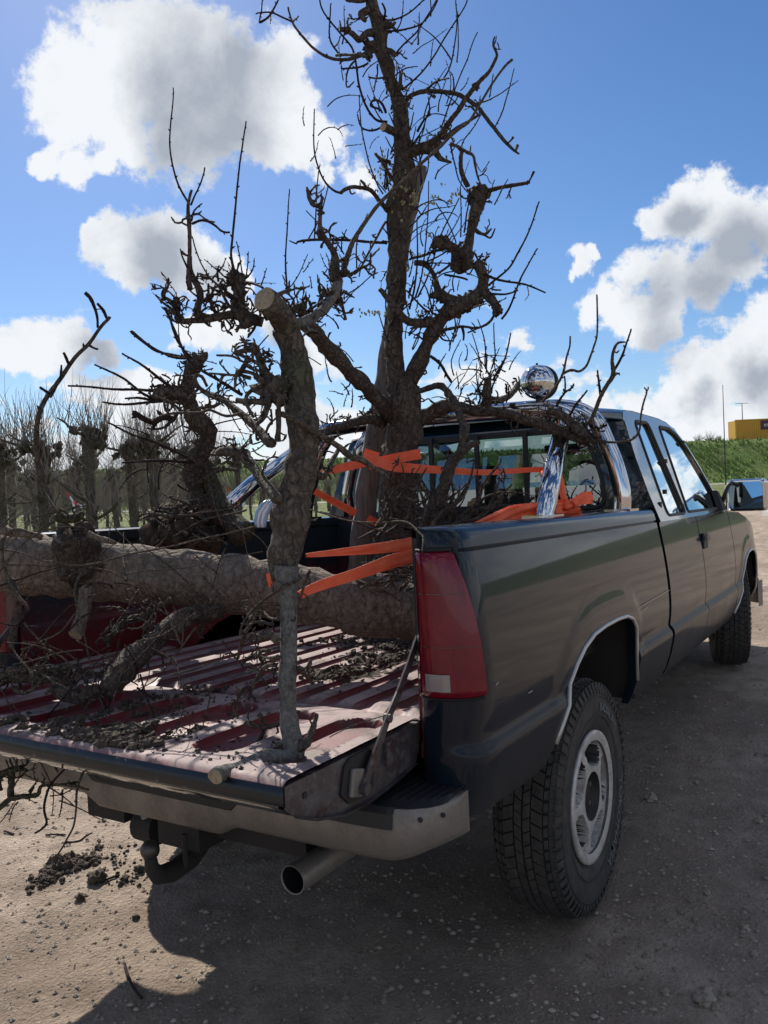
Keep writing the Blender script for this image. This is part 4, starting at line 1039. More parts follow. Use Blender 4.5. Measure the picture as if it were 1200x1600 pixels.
def spur(mb, p, d, rr, size=1., depth=0):
    """a short gnarled fruiting spur"""
    q = Vector(p); pts = [q]; d = d.normalized(); n = rr.randint(3, 5); size *= .62; L = size*rr.uniform(.010, .020)
    for k in range(n):
        d = (d+Vector((rr.gauss(0, .45), rr.gauss(0, .45), rr.gauss(.08, .45)))).normalized(); q = q+d*L; pts.append(q)
        if depth < 2 and rr.random() < .26: spur(mb, q, (d+Vector((rr.gauss(0, .8), rr.gauss(0, .8), rr.gauss(0, .8)))), rr, size*1.35, depth+1)
    r0 = size*rr.uniform(.0034, .0062)
    R = [r0*rr.uniform(.75, 1.2) for _ in pts]; R[-1] = r0*.5; R[-2] *= 1.25
    mb.tube(pts, R, 5, .25, rr.uniform(0, 50))
ALLP = []
def limb(parent, name, mt, tagc, s, w, d0, d1=None, rough=.16, spurs=0, ss=1., buds=0, knobs=(), sides=None, capmi=None, bumpy=0.):
    """traced limb: pixel path, half widths in the crop's pixels, distance from the photographer at both ends"""
    k = CROP[tagc][2]
    if isinstance(d0, (list, tuple)):
        ox, oy, _k = CROP[tagc]; PP = [tuple(float(c) for c in q.split(',')) for q in s.split()]
        DD = np.interp(np.linspace(0, 1, len(PP)), np.linspace(0, 1, len(d0)), d0); P = [Vector(at(ox+a/_k, oy+b/_k, dd)) for (a, b), dd in zip(PP, DD)]; d0, d1 = d0[0], d0[-1]
    else:
        d1 = d0 if d1 is None else d1; P = pts3(tagc, s, d0, d1)
    n = len(P)
    if isinstance(w, (int, float)): w = [w, w]
    W = np.interp(np.linspace(0, 1, n), np.linspace(0, 1, len(w)), w)
    seed = len(ALLP)*1.37+3; rr = random.Random(int(seed*100)); ALLP.append(name)
    R = [ww/k*(d0+(d1-d0)*i/max(1, n-1))/F_PX for i, ww in enumerate(W)]
    # densify
    Q = smooth_path(P, 3) if n > 2 else [P[0].lerp(P[1], t) for t in (0, .33, .66, 1)]
    RQ = list(np.interp(np.linspace(0, n-1, len(Q)), range(n), R))
    rmax = max(R); L = sum((b-a).length for a, b in zip(Q[:-1], Q[1:]))
    step = max(rmax*.55, .009); m = max(len(Q), min(170, int(L/step)))
    cum = [0.]
    for a, b in zip(Q[:-1], Q[1:]): cum.append(cum[-1]+(b-a).length)
    us = np.linspace(0, cum[-1], m); C_ = [Vector([float(np.interp(u, cum, [q[j] for q in Q])) for j in range(3)]) for u in us]; RR = [float(np.interp(u, cum, RQ)) for u in us]
    for i in range(1, m-1):                                   # natural crookedness in depth and width
        v = Vector((noise.noise(C_[i]*9+Vector((seed, 0, 0))), noise.noise(C_[i]*9+Vector((0, seed, 0))), noise.noise(C_[i]*9+Vector((0, 0, seed)))))
        C_[i] = C_[i]+v*min(.012, RR[i]*.55+.0015)
        if bumpy: RR[i] *= 1+bumpy*noise.noise(C_[i]*14+Vector((seed, seed, 0)))
    mb = MB(); sd = sides or (6 if rmax < .007 else 9 if rmax < .02 else 16 if rmax < .05 else 30)
    mb.tube(C_, RR, sd, rough if rmax > .006 else .12, seed, capmi=capmi)
    for j in range(int(spurs*.55+.5)):
        i = rr.randrange(1, m); c = C_[i]; d = Vector((rr.gauss(0, 1), rr.gauss(0, 1), rr.gauss(.3, 1))).normalized(); spur(mb, c+d*RR[i]*.8, d, rr, ss)
    for j in range(buds):                                      # buds and node thickenings on thin shoots
        i = int((j+.5)/buds*(m-1)); c = C_[i]; t = (C_[min(i+1, m-1)]-C_[i-1]).normalized() if i else Vector((0, 0, 1)); sdir = t.orthogonal().normalized(); sdir = (Matrix.Rotation(j*2.4, 3, t) @ sdir)
        d = (t*.9+sdir).normalized(); r_0 = max(.0016, RR[i]*.7); mb.tube([c, c+d*(RR[i]+r_0*1.6), c+d*(RR[i]+r_0*3.6)], [r_0, r_0*.95, r_0*.15], 5)
    for u, kr in knobs:
        i = int(u*(m-1)); mb.ball(C_[i], kr, 9, .75, seed+u*9)
    mts = [mt, M['cut']] if capmi is not None else mt
    o = mb.build(name, mts, parent, smooth=True)
    if capmi is not None:
        me = o.data
        for p in me.polygons:
            if p.material_index == 1: p.use_smooth = False
    return o
BK_, TW, TP_ = M['bark'], M['twig'], M['twig_pale']

# the tall standing tree
TA = thing('standing_tree', 'tall bare dark-barked pear tree standing upright in the truck bed against the cab', 'tree', tuple(at(628, 930, 3.5)))
_inv = -Vector(TA.location)
def fixparent(root):
    for ch in [o for o in COL.objects if o.parent == root]: ch.location = Vector(ch.location)-Vector(root.location)
dA = 3.5
limb(TA, 'trunk', BK_, 'X', '618,905 620,860 623,800 627,740 630,700 634,665 633,640 625,610 618,585 616,550 618,510 620,470 620,430 621,395 622,370 622,345 622,320 625,300 629,265 629,240 628,215 627,190 622,165 615,135 606,110 598,80 592,45 584,15 575,-25', [38, 33, 29, 27, 26, 28, 31, 23, 15, 14, 13, 14, 15, 15, 17, 18.5, 19, 18, 16.5, 15, 14, 12, 10.5, 9.5, 10, 11, 10.5, 10, 9.5], dA, 3.35, .30, 70, 1.0, bumpy=.25)
def A_(name, mt, tg_, s, w, d0=3.5, d1=None, *a, **k): return limb(TA, name, mt, tg_, s, w, d0, d1, *a, **k)
A_('branch', BK_, 'C', '280,1230 330,1130 380,1000 440,880 520,790 620,730 700,680 735,610 715,540 680,490', [60, 55, 50, 42, 46, 50, 44, 36, 34, 30], 3.48, 3.3, spurs=60, ss=1.2, knobs=((.62, .035), (.7, .03)), bumpy=.5)
A_('branch', BK_, 'C', '610,480 635,410 660,310 685,220 700,150 702,70', [42, 34, 28, 30, 40, 46], 3.3, 3.3, spurs=26, knobs=((.97, .036), (.02, .038), (.12, .032)), bumpy=.4)
A_('branch', BK_, 'C', '735,650 790,710 808,780', [28, 24, 18], 3.3, 3.25, spurs=14, knobs=((.9, .018),), bumpy=.4)
A_('branch', BK_, 'C', '420,830 300,830 230,770 175,710 125,645', [30, 24, 20, 18, 13], 3.35, 3.2, spurs=10)
A_('branch', BK_, 'C', '690,300 740,325 780,290', [13, 9, 5], 3.3, 3.25, spurs=3); A_('twig', TW, 'C', '735,325 775,345 800,290', [8, 4], 3.3, 3.2)
A_('branch', BK_, 'C', '750,72 830,50 900,42 960,30 1002,18', [15, 12, 12, 11, 8], 3.3, 3.15, spurs=2, knobs=((.97, .006),)); A_('twig', TW, 'B', '965,1225 985,1190 1003,1150', [7, 6, 10], 3.16)
A_('branch', BK_, 'B', '560,1250 518,1160 512,1060 515,1000 440,960', [18, 16, 14, 12, 9], 3.3, 3.2, spurs=3)
A_('branch', BK_, 'B', '515,1000 560,1025 600,1045 620,1140 640,1215', [12, 12, 10, 8, 6], 3.22, 3.3, spurs=3)
A_('branch', BK_, 'C', '330,490 380,490 440,560 460,640 500,690 570,720', [16, 18, 16, 24, 30, 30], 3.42, 3.36, spurs=18, knobs=((.75, .026),), bumpy=.4)
A_('branch', BK_, 'C', '300,470 360,455 430,430 500,410', [8, 9, 8, 9], 3.45, 3.3, spurs=4); A_('branch', BK_, 'C', '430,400 470,365 530,390 590,410', [16, 34, 28, 20], 3.28, 3.3, spurs=14, knobs=((.35, .026),), bumpy=.5)
A_('branch', BK_, 'C', '480,890 560,870 610,860 700,870 770,835 800,785', [10, 9, 8, 7, 8, 9], 3.4, 3.2, spurs=5); A_('twig', TW, 'C', '640,900 690,880 730,865', [5, 3], 3.3); A_('twig', TW, 'C', '610,860 620,910 615,945', [9, 7, 5], 3.3)
A_('twig', TW, 'C', '480,920 500,943 550,945', [7, 4], 3.4, 3.3)
for i, (s, w0, w1, b) in enumerate([('740,640 800,590 880,520 930,440 970,370 1005,290 1030,220 1060,130', 6, 3.5, 9), ('838,820 880,760 910,690 935,620 960,560 1000,490 1050,405', 6, 3.5, 8), ('735,560 790,580 850,595 980,620 1095,665', 8, 4, 6), ('770,670 860,672 935,650', 6, 4, 3),
        ('300,760 330,640 345,430 345,230', 6, 3, 6), ('330,700 370,560 400,330 412,10', 5, 2.5, 6), ('350,690 420,540 480,330 590,110', 5, 3, 5), ('600,340 600,200 598,50', 4, 2.5, 4), ('620,310 640,170 645,120', 5, 3, 4), ('572,375 520,240 455,140', 4, 3, 3),
        ('430,760 400,640 358,575', 5, 2.5, 3), ('415,785 330,700 280,650', 6, 4, 3), ('380,490 480,490 560,500', 4, 3, 2), ('420,430 500,360 560,280 600,200', 4, 2.5, 3), ('640,440 560,480 480,540 440,560', 8, 5, 3), ('560,660 550,600 568,540', 4, 2.5, 2), ('580,650 590,590', 3, 2, 1),
        ('610,790 680,750 750,730', 5, 3, 2), ('780,640 800,650 835,650', 5, 4, 2), ('505,560 580,575 640,590', 6, 5, 2), ('700,490 720,480 765,450', 9, 4, 1), ('990,630 995,680 975,710', 3, 1.5, 1),
        ('560,1150 545,1060 600,940', 4, 2, 3), ('470,1110 490,1060 515,1020', 5, 2, 2), ('600,1110 590,1060 610,1010', 3, 1.5, 2), ('570,1230 620,1150 665,1070', 3, 1.5, 3), ('610,1210 680,1150 730,1070', 3, 1.5, 3), ('420,1035 480,1080 520,1150 545,1190', 9, 7, 2)]):
    A_('twig', TW, 'C', s, [w0*1.15, w1*1.2], 3.42-.06*(i % 4), 3.25-.05*(i % 3), buds=b)
# left limb out of the fork and cross arms
A_('branch', BK_, 'D', '755,745 700,680 640,610 540,520 470,450 430,400 380,330 335,300', [44, 38, 36, 34, 36, 36, 38, 34], 3.48, 2.95, spurs=30, bumpy=.35)
A_('branch', BK_, 'M', '440,370 380,355 300,370 200,392 90,425 40,440', [38, 30, 27, 24, 20, 16], 3.5, 3.1, spurs=34, ss=1.1)
A_('branch', BK_, 'I', '60,440 130,400 220,365 310,350 400,355 500,365 600,375 700,392 790,425 880,455 960,470 1040,500 1120,535 1200,565 1300,600', [60, 54, 52, 50, 42, 38, 38, 40, 42, 38, 40, 42, 40, 36, 26], 3.48, 3.30, spurs=110, ss=1.15, bumpy=.35)
A_('branch', BK_, 'I', '545,350 555,290 555,230 572,140', [40, 34, 30, 24], 3.42, 3.38, spurs=34, ss=1.1, bumpy=.3)
A_('branch', BK_, 'I', '590,305 680,292 730,250 780,200 820,150', [26, 24, 22, 22, 18], 3.45, 3.85, spurs=14, ss=1.1)
for s, w0, w1 in (('600,160 625,110 655,60 690,0', 9, 5), ('515,130 510,60 495,0', 4, 3), ('550,110 555,40 560,-30', 5, 3), ('575,110 600,40 605,0', 4, 3), ('590,250 600,190 640,120', 8, 5), ('700,250 700,200 690,185', 9, 6), ('715,260 712,210 718,190', 7, 4), ('480,240 500,200 540,140', 9, 5)): A_('twig', TW, 'I', s, [w0, w1], 3.4, 3.35, buds=4)
for s, w0, w1 in (('820,1140 850,1080 870,1020 892,900', 7, 4), ('780,1110 800,1040 797,960 795,840', 5, 3), ('750,1110 748,1020 735,920 698,820', 5, 3), ('725,1110 690,980 665,900', 4, 2.5)): A_('twig', TW, 'C', s, [w0, w1], 3.4, 3.3, buds=6)
A_('branch', BK_, 'J', '380,400 430,410 480,440 560,500 640,560 690,600', [22, 24, 26, 30, 34, 30], 3.3, 3.25, spurs=60, ss=1.15, bumpy=.4)
A_('twig', TP_, 'J', '690,575 740,600 800,602 860,598 910,585 940,560 958,520 962,460 970,400 985,340 1000,290 985,262', [9, 8, 8, 8, 8, 8, 7, 6, 6, 6, 5, 4], 3.3, 3.2, buds=6); A_('twig', TP_, 'J', '998,295 1010,275 1012,258', [5, 4], 3.2)
A_('branch', TP_, 'J', '640,490 680,400 720,310 760,240 790,185 785,120 790,60 808,5 830,-20 870,-22', [13, 13, 13, 14, 16, 12, 10, 9, 8, 5], 3.3, 3.2, spurs=3)
for s in ('795,180 830,175', '795,165 845,70 872,-10 905,-105', '712,305 703,220 695,155', '350,352 430,260 478,165 498,70 520,0 524,-60', '478,175 530,152 580,162 625,125 650,60 670,0 690,-60 698,-160 690,-320', '440,378 470,320 492,290 488,190', '490,292 520,275 545,240', '520,432 560,365 600,320 630,280', '600,480 660,560 700,580', '700,520 740,500 750,490'):
    A_('twig', TP_ if s[:3] in ('350', '478') else TW, 'J', s, [9, 8, 6, 5], 3.3, 3.2, buds=6)
# thick hooked dead limb and the brush in front of the cab window
A_('branch', BK_, 'M', '640,200 700,175 770,160 830,205 875,280 905,360 918,430 920,480', [14, 18, 20, 20, 20, 22, 26, 30], 3.35, 3.05, rough=.2)
A_('branch', BK_, 'M', '1012,490 960,510 920,540 870,600 830,660 790,760 745,860 710,960 700,1040', [12, 20, 28, 33, 36, 40, 44, 48, 50], 3.0, 3.1, rough=.22, capmi=1)
A_('twig', BK_, 'M', '920,470 940,430 945,385', [20, 14, 8], 3.05); A_('twig', BK_, 'M', '885,560 910,500 928,440', [16, 20, 22], 3.05)
for i, s in enumerate(['700,1000 820,900 900,800 960,700 980,590', '780,990 900,920 1000,850 1040,720 1130,612 1132,580', '850,990 980,900 1080,860 1150,785 1200,740', '720,1010 790,900 900,830 950,740', '900,960 1060,885 1150,862 1230,860', '640,980 600,880 640,760 700,640', '560,990 600,900 570,800', '660,1000 700,900 680,820 640,740', '820,990 830,880 860,800 840,700', '740,1000 880,960 1010,930 1100,860', '960,960 1040,900 1090,820 1130,700']):
    A_('root_twig', BK_, 'M', s, [17-.6*i, 12, 8, 4], 3.12-.05*(i % 4), 2.95+.06*(i % 3), spurs=3, ss=1.3)
rr = random.Random(9)
for i in range(26):
    x0 = rr.uniform(585, 735); y0 = rr.uniform(800, 850); a = rr.uniform(-1.2, 1.2); Lp = rr.uniform(40, 110); s = f'{x0},{y0}'
    for k in range(4): a += rr.gauss(.05, .35); x0 += math.sin(a)*Lp/4; y0 -= math.cos(a)*Lp/4; s += f' {x0:.1f},{y0:.1f}'
    A_('root_twig', BK_, 'X', s, [3.2, 2.4, 1.4, .7], 3.15+rr.uniform(-.1, .25), 3.1+rr.uniform(-.2, .3), spurs=1)
# upper crown
A_('branch', BK_, 'B', '130,705 160,660 200,635 300,612 400,612 480,630 540,660 620,700 670,770 740,860 800,940 850,990 905,1030', [17, 15, 15, 16, 15, 15, 15, 14, 13, 13, 12, 10, 6], 3.4, 3.1, spurs=8); A_('twig', BK_, 'B', '880,1010 895,970', [8, 11], 3.1); A_('twig', TW, 'B', '825,960 850,940 865,918', [6, 5, 10], 3.12)
A_('branch', BK_, 'B', '350,940 380,900 440,810 500,740 560,650 640,550 700,490 750,400 762,360 735,300 742,245', [24, 20, 18, 17, 17, 15, 12, 11, 9, 8, 5], 3.35, 3.1, spurs=8, knobs=((.56, .013),)); A_('twig', TW, 'B', '735,300 752,240', [6, 3], 3.1)
A_('branch', BK_, 'B', '140,1060 200,1020 260,985 330,945 400,890', [34, 34, 30, 24, 18], 3.38, 3.3, spurs=16); A_('branch', BK_, 'B', '200,1010 260,1000 330,1000 380,950', [38, 32, 26, 20], 3.38, 3.3, spurs=10); A_('branch', BK_, 'B', '345,1010 375,1060 410,1080 450,1088', [24, 18, 12, 8], 3.3, 3.25, spurs=4)
A_('branch', BK_, 'B', '400,930 480,860 560,815 640,765', [12, 11, 10, 9], 3.3, 3.15, spurs=3)
for i, (s, w0, w1, b) in enumerate([('0,138 70,130 150,95 210,50 270,0', 7, 5, 4), ('20,208 110,203 200,180 260,150 310,95 360,0', 7, 5, 5), ('60,375 150,280 230,200 300,90 350,0', 7, 4, 6), ('120,605 240,500 330,380 390,280 460,170 540,40 560,-20', 7, 4.5, 9), ('400,525 440,450 468,320 488,150 480,0', 6, 4, 8),
        ('260,612 330,560 385,533 435,525', 10, 5, 4), ('380,870 430,720 470,610 520,480 560,390 600,270 627,215', 5, 3.5, 9), ('190,970 260,870 300,740 350,710', 5, 3, 4), ('220,925 300,890 380,850', 4, 3, 2), ('225,880 270,800 302,760 295,650', 9, 4, 3), ('740,855 800,730 830,620 850,550 872,460', 5, 3, 6),
        ('620,690 720,660 820,600 898,540', 6, 3, 5), ('705,650 720,570 732,495', 5, 3, 4), ('520,980 540,930 610,840 660,740', 5, 4, 4), ('445,960 470,1080 500,1200 560,1290', 6, 3.5, 5), ('600,1050 650,1150 705,1080', 4, 3, 2), ('700,1330 720,1270 740,1205', 4, 3, 2), ('740,1370 800,1250 830,1200', 5, 3, 3), ('180,1060 240,1100 245,1200 230,1350', 5, 4, 4), ('300,1050 290,1150 240,1290', 5, 4, 4)]):
    A_('twig', TW, 'B', s, [w0, w1], 3.4-.03*(i % 5), 3.15-.05*(i % 4), buds=b)
for i, (s, w0, w1, b) in enumerate([('770,715 700,700 640,610 605,500 590,400 570,300 540,250 440,130 385,50 370,-20', 8, 5, 10), ('750,740 680,765 620,745 595,670', 7, 4, 4), ('690,300 620,325 530,350 440,342 350,290 280,220 220,140 188,40', 12, 5, 7), ('215,130 130,90 70,70 0,82', 6, 4, 3), ('20,130 60,110 90,72 130,0', 8, 5, 3), ('20,130 40,0', 5, 4, 2), ('218,125 248,95', 7, 4, 1), ('85,80 85,140', 5, 3, 1),
        ('655,370 600,392 510,402 500,385', 7, 4, 3), ('575,360 540,410 530,480 538,512 575,478', 6, 4, 4), ('495,322 440,250 428,150 440,20', 6, 4, 6), ('460,282 485,240 500,200', 5, 3, 2), ('750,455 700,462 660,452', 6, 4, 3), ('712,378 705,460 690,535', 6, 4, 4), ('470,325 560,320 600,310', 9, 7, 2), ('665,355 640,330 600,320', 10, 8, 2),
        ('760,660 730,600 690,590 675,620 730,640 740,660', 8, 6, 4), ('775,555 740,590', 5, 3, 1), ('750,115 760,60 740,20', 8, 5, 2), ('815,1190 830,1100 770,1000 700,900', 9, 9, 3), ('760,1110 765,1000 775,880', 5, 3, 4), ('780,950 740,935 700,905', 12, 5, 1)]):
    A_('twig', TW if w0 < 9 else BK_, 'A', s, [w0, w1], 3.4-.03*(i % 5), 3.2-.05*(i % 4), buds=b)
A_('branch', BK_, 'A', '830,785 790,765 745,742', [24, 24, 24], 3.35, 3.25, capmi=1); A_('branch', BK_, 'A', '690,190 640,205 600,228 560,195 505,172', [24, 20, 18, 15, 15], 3.35, 3.2, knobs=((.9, .012),)); A_('twig', BK_, 'A', '500,185 490,120', [10, 4], 3.2); A_('twig', BK_, 'A', '545,165 530,125', [7, 4], 3.2)
A_('branch', BK_, 'A', '700,285 660,265 650,300 680,330', [22, 18, 16, 14], 3.35, 3.3, spurs=8, knobs=((.4, .018),)); A_('branch', BK_, 'A', '740,120 790,155 820,130', [26, 14, 5], 3.35, 3.3, spurs=10); A_('branch', BK_, 'A', '760,290 800,300 830,325', [18, 14, 6], 3.35, 3.3, spurs=8); A_('branch', BK_, 'A', '650,-10 600,5 530,0', [18, 14, 8], 3.35, 3.2, spurs=6); A_('branch', BK_, 'A', '845,530 850,460 845,415', [14, 10, 6], 3.35, 3.3, spurs=6)
A_('branch', BK_, 'A', '660,60 610,80 640,120', [26, 20, 12], 3.35, 3.3, spurs=5)
A_('branch', BK_, 'F', '1035,820 1010,780 960,730 890,665 800,650 740,665 700,692', [20, 18, 16, 15, 14, 14, 13], 3.4, 3.1, spurs=3); A_('twig', TW, 'F', '700,692 640,670 570,590 520,450 505,300 508,90', [9, 4], 3.1, 3.0, buds=9)
A_('twig', BK_, 'F', '880,650 860,620 838,600', [11, 8], 3.2); A_('twig', BK_, 'F', '760,670 775,700 800,690', [7, 5], 3.15)
A_('branch', TW, 'F', '1025,1052 900,1045 780,1032 650,1030 500,1030 390,1042 380,1055 330,1033', [11, 10, 10, 10, 10, 8, 7, 4], 3.4, 3.05, spurs=5, buds=3)
A_('branch', BK_, 'F', '1015,900 980,960 940,1040 900,1110 840,1230 828,1290', [9, 9, 9, 8, 7, 5], 3.4, 3.1, spurs=8)
for s in ('510,1020 520,800 530,620 550,490', '465,1022 520,920 570,790 608,640', '810,1230 810,1100 830,980 890,840', '700,1110 705,1010', '720,1130 640,1010 560,930 450,820', '740,1418 830,1360 920,1280', '1010,660 1020,520 1040,380', '1000,700 960,640 900,480 850,270 835,100 830,-10', '1015,470 970,440 940,410', '1020,660 1060,590 1085,540', '1050,520 1010,530 985,520'):
    A_('twig', TW, 'F', s, [6, 4], 3.3, 3.1, buds=6)
rr = random.Random(31)
for i in range(44):                                   # fine shoots standing off the stem
    yy = rr.uniform(150, 560); x0 = 625+rr.choice((-1, 1))*14; a = rr.choice((-1, 1))*rr.uniform(.15, 1.1); Lp = rr.uniform(18, 70); s = f'{x0},{yy}'
    for k in range(3): a *= .8; x0 += math.sin(a)*Lp/3; yy -= math.cos(a)*Lp/3; s += f' {x0:.1f},{yy:.1f}'
    A_('twig', TW, 'X', s, [1.4, .8], 3.45, 3.4+rr.uniform(-.3, .3), buds=3)
M['bud'] = mat('opening_bud', (.33, .33, .17), .8)
g = MB()
for i in range(60):
    x0, yy = rr.choice([(626+rr.gauss(0, 12), 318+rr.gauss(0, 20)), (655+rr.gauss(0, 20), 380+rr.gauss(0, 45)), (595+rr.gauss(0, 14), 262+rr.gauss(0, 20)), (590+rr.gauss(0, 20), 490), (690+rr.gauss(0, 25), 315+rr.gauss(0, 12))]); c = at(x0, yy, 3.3+rr.uniform(-.05, .1))
    for k in range(4): q = Vector(c)+Vector((rr.gauss(0, .006), rr.gauss(0, .006), rr.gauss(0, .006))); g.ball(q, rr.uniform(.002, .0045), 4, .3, i, (1, 1, 1.5))
o = g.build('opening_buds', M['bud'], TA, smooth=True); o['kind'] = 'stuff'

# weathered stake behind the stem
st = thing('wooden_stake', 'weathered grey wooden stake leaning behind the standing tree, strapped to it', 'stake', tuple(at(562, 930, 3.62)))
limb(st, 'post', M['post'], 'X', '555,935 565,850 575,760 586,670 597,600 611,520 624,420 640,330 655,262', [18, 17, 17, 16, 14, 13, 12, 12, 11], 3.62, 3.66, .10, sides=10, capmi=1)
fixparent(st)
pk = thing('wooden_post', 'dark split wooden post in shadow just left of the weathered stake', 'post', tuple(at(590, 900, 3.75)))
limb(pk, 'post', M['post'], 'X', '600,900 602,800 603,715 612,650', [14, 14, 13, 10], 3.85, 3.9, .14, sides=8); fixparent(pk)

# tree with the sawn top
TB = thing('sawn_tree', 'sawn-off thick tree standing on the tailgate with its pale cut end up', 'tree', tuple(at(458, 1195, 1.86)))
def B_(name, mt, tg_, s, w, d0=2.1, d1=None, *a, **k): return limb(TB, name, mt, tg_, s, w, d0, d1, *a, **k)
B_('trunk', M['bark_b'], 'X', '446,905 446,870 449,835 453,800 458,770 468,735 476,700 474,670 470,645 467,610 462,570 457,540 450,515 440,498 428,483 413,466', [21, 25, 28, 29, 27, 28, 27, 25.5, 24.5, 24.5, 24.5, 24, 22.5, 21, 20, 19], [1.98, 1.99, 2.0, 2.01, 2.02, 2.03, 2.05, 2.06, 2.08, 2.10, 2.12, 2.13, 2.12, 2.09, 2.055, 2.01], None, .15, 16, bumpy=.25, capmi=1)
B_('trunk_foot', M['bark_pale'], 'X', '449,885 451,915 449,960 449,1020 449,1062 452,1100 456,1140 459,1170 455,1200', [20, 16, 14, 13.5, 13.5, 14, 15, 17, 9], 1.96, 1.86, .14, 6, bumpy=.2)
B_('branch', M['bark_pale'], 'X', '462,1180 440,1188 418,1191 395,1196 368,1204 336,1214', [14, 15, 14, 13.5, 12.5, 12], [1.86, 1.85, 1.83, 1.80, 1.76, 1.70], None, .12, 5, capmi=1)
B_('twig', BK_, 'X', '441,1172 415,1180 398,1184 385,1193', [4, 5, 6, 7], 1.86, 1.8)
B_('branch', BK_, 'X', '466,1165 478,1160 488,1140 495,1115', [11, 8, 5, 3], 1.86, 1.9, spurs=2)
B_('branch', BK_, 'E', '790,480 700,455 610,425 540,425 450,438 380,450 300,455 200,470', [35, 44, 42, 34, 28, 26, 24, 22], 2.15, 2.2, spurs=50, ss=.95, bumpy=.3)
B_('branch', BK_, 'E', '200,478 178,440 172,380 130,330 80,300', [22, 20, 17, 14, 10], 2.2, 2.2, spurs=16, ss=.9); B_('twig', BK_, 'E', '175,400 120,375 60,330 12,282', [10, 9, 8, 5], 2.2, 2.15, spurs=3); B_('branch', BK_, 'E', '165,350 150,300 190,305', [18, 15, 6], 2.2, spurs=5, ss=.8); B_('branch', BK_, 'E', '75,310 60,280 78,228', [16, 12, 6], 2.2, spurs=4, ss=.8)
B_('branch', BK_, 'E', '312,440 325,360 340,290 300,190 262,100 260,0', [26, 25, 27, 24, 21, 17], 2.18, 2.15, spurs=6)
B_('branch', BK_, 'G', '255,1480 240,1390 250,1290 252,1150 250,1020 242,900 265,785', [20, 17, 14, 14, 16, 12, 8], 2.15, 2.1, spurs=4)
for i, (s, w0, w1, b) in enumerate([('240,870 170,750 130,620 110,480 115,340 130,200 136,75', 8, 4.5, 10), ('260,890 285,830 325,740 355,630', 8, 5, 4), ('262,1000 280,930 335,882', 8, 5, 2), ('268,1020 340,997 420,1030 470,1070 528,1080', 10, 7, 4), ('240,1340 200,1250 185,1195', 8, 4, 2), ('312,1530 250,1480 225,1420', 8, 4, 2), ('268,1110 290,1200 330,1300 380,1380', 5, 5, 4),
        ('572,1375 545,1260 543,1180 555,1000 580,800 600,600 625,430 642,308', 11, 5, 13), ('617,1375 600,1260 575,1145', 5, 4, 4), ('640,1395 655,1300 658,1215', 5, 4, 4), ('745,1458 785,1330', 5, 3, 3), ('380,1385 440,1440 520,1500 600,1545', 8, 8, 3), ('450,1420 445,1350 455,1310', 9, 4, 2), ('600,1550 530,1520 470,1440', 12, 10, 2), ('640,1430 700,1440 760,1470', 12, 9, 2)]):
    B_('twig', TW, 'G', s, [w0, w1], 2.15, 2.1-.03*(i % 3), buds=b)
B_('branch', BK_, 'E', '620,440 612,320 600,220 580,140', [48, 42, 42, 40], 2.18, 2.2, spurs=30, knobs=((.95, .022),), bumpy=.5)
B_('branch', BK_, 'E', '480,470 440,400 400,300 395,200', [14, 14, 12, 8], 2.2, 2.25, spurs=24, ss=.9); B_('branch', BK_, 'E', '600,400 530,340 480,240 400,150', [14, 12, 9, 6], 2.15, 2.25, spurs=20, ss=.9); B_('twig', BK_, 'E', '490,470 492,535 520,540', [7, 4], 2.15, spurs=2, ss=.8); B_('twig', BK_, 'E', '505,475 520,520 538,560', [7, 4], 2.15, spurs=2, ss=.8); B_('branch', BK_, 'E', '700,470 660,490 620,450', [36, 28, 22], 2.1, 2.2, spurs=10)
B_('branch', BK_, 'E', '860,285 920,262 990,243', [18, 17, 14], 2.15, 2.2, spurs=4); B_('twig', TW, 'F', '310,1375 305,1200 315,1000 320,800 330,665', [8, 4], 2.2, 2.2, buds=10); B_('twig', TW, 'F', '330,1370 400,1270 462,1130', [5, 3.5], 2.2, buds=4)
B_('branch', M['bark_pale'], 'X', '462,505 481,500 497,489 508,478 520,460 527,440', [8, 8, 7.5, 8, 9, 9], 2.2, 2.35, spurs=6)
B_('branch', BK_, 'F', '600,1480 650,1420 670,1330 660,1230 660,1130 620,1060 560,980 545,880 550,780', [34, 42, 36, 32, 26, 22, 18, 14, 16], 2.35, 2.3, spurs=34, knobs=((.1, .02), (.95, .008)), bumpy=.4)
B_('branch', BK_, 'F', '550,775 500,772 472,720 455,650', [14, 16, 15, 7], 2.3, spurs=8, ss=.9); B_('branch', BK_, 'F', '555,775 565,720', [14, 12], 2.3, spurs=3, ss=.8)
B_('branch', BK_, 'F', '670,1285 760,1275 830,1230 900,1200 912,1120', [16, 13, 11, 9, 7], 2.35, 2.3, spurs=14, ss=.9); B_('branch', BK_, 'F', '640,1440 590,1400 570,1360', [22, 18, 8], 2.35, spurs=5); B_('branch', BK_, 'F', '690,1440 710,1510 735,1600', [18, 12, 9], 2.35, spurs=6); B_('branch', BK_, 'F', '550,1520 555,1450 570,1400', [20, 16, 8], 2.3, spurs=6)
B_('branch', M['twig_pale'], 'X', '537,425 544,400 553,375 571,347 594,318 618,294 634,279 660,254 685,233 700,216 715,202 732,190 745,170 760,145 775,122 791,101 800,93', [5, 4.6, 3.8, 3.4, 3, 2.8, 2.6, 2.6, 2.6, 2.6, 2.6, 2.3, 2, 1.8, 1.8, 2, 2.4], 2.35, 2.45, spurs=0)
B_('branch', BK_, 'E', '1000,400 1040,370 1080,420 1120,470', [30, 34, 40, 30], 2.3, 2.4, spurs=44, ss=1.0, bumpy=.4)
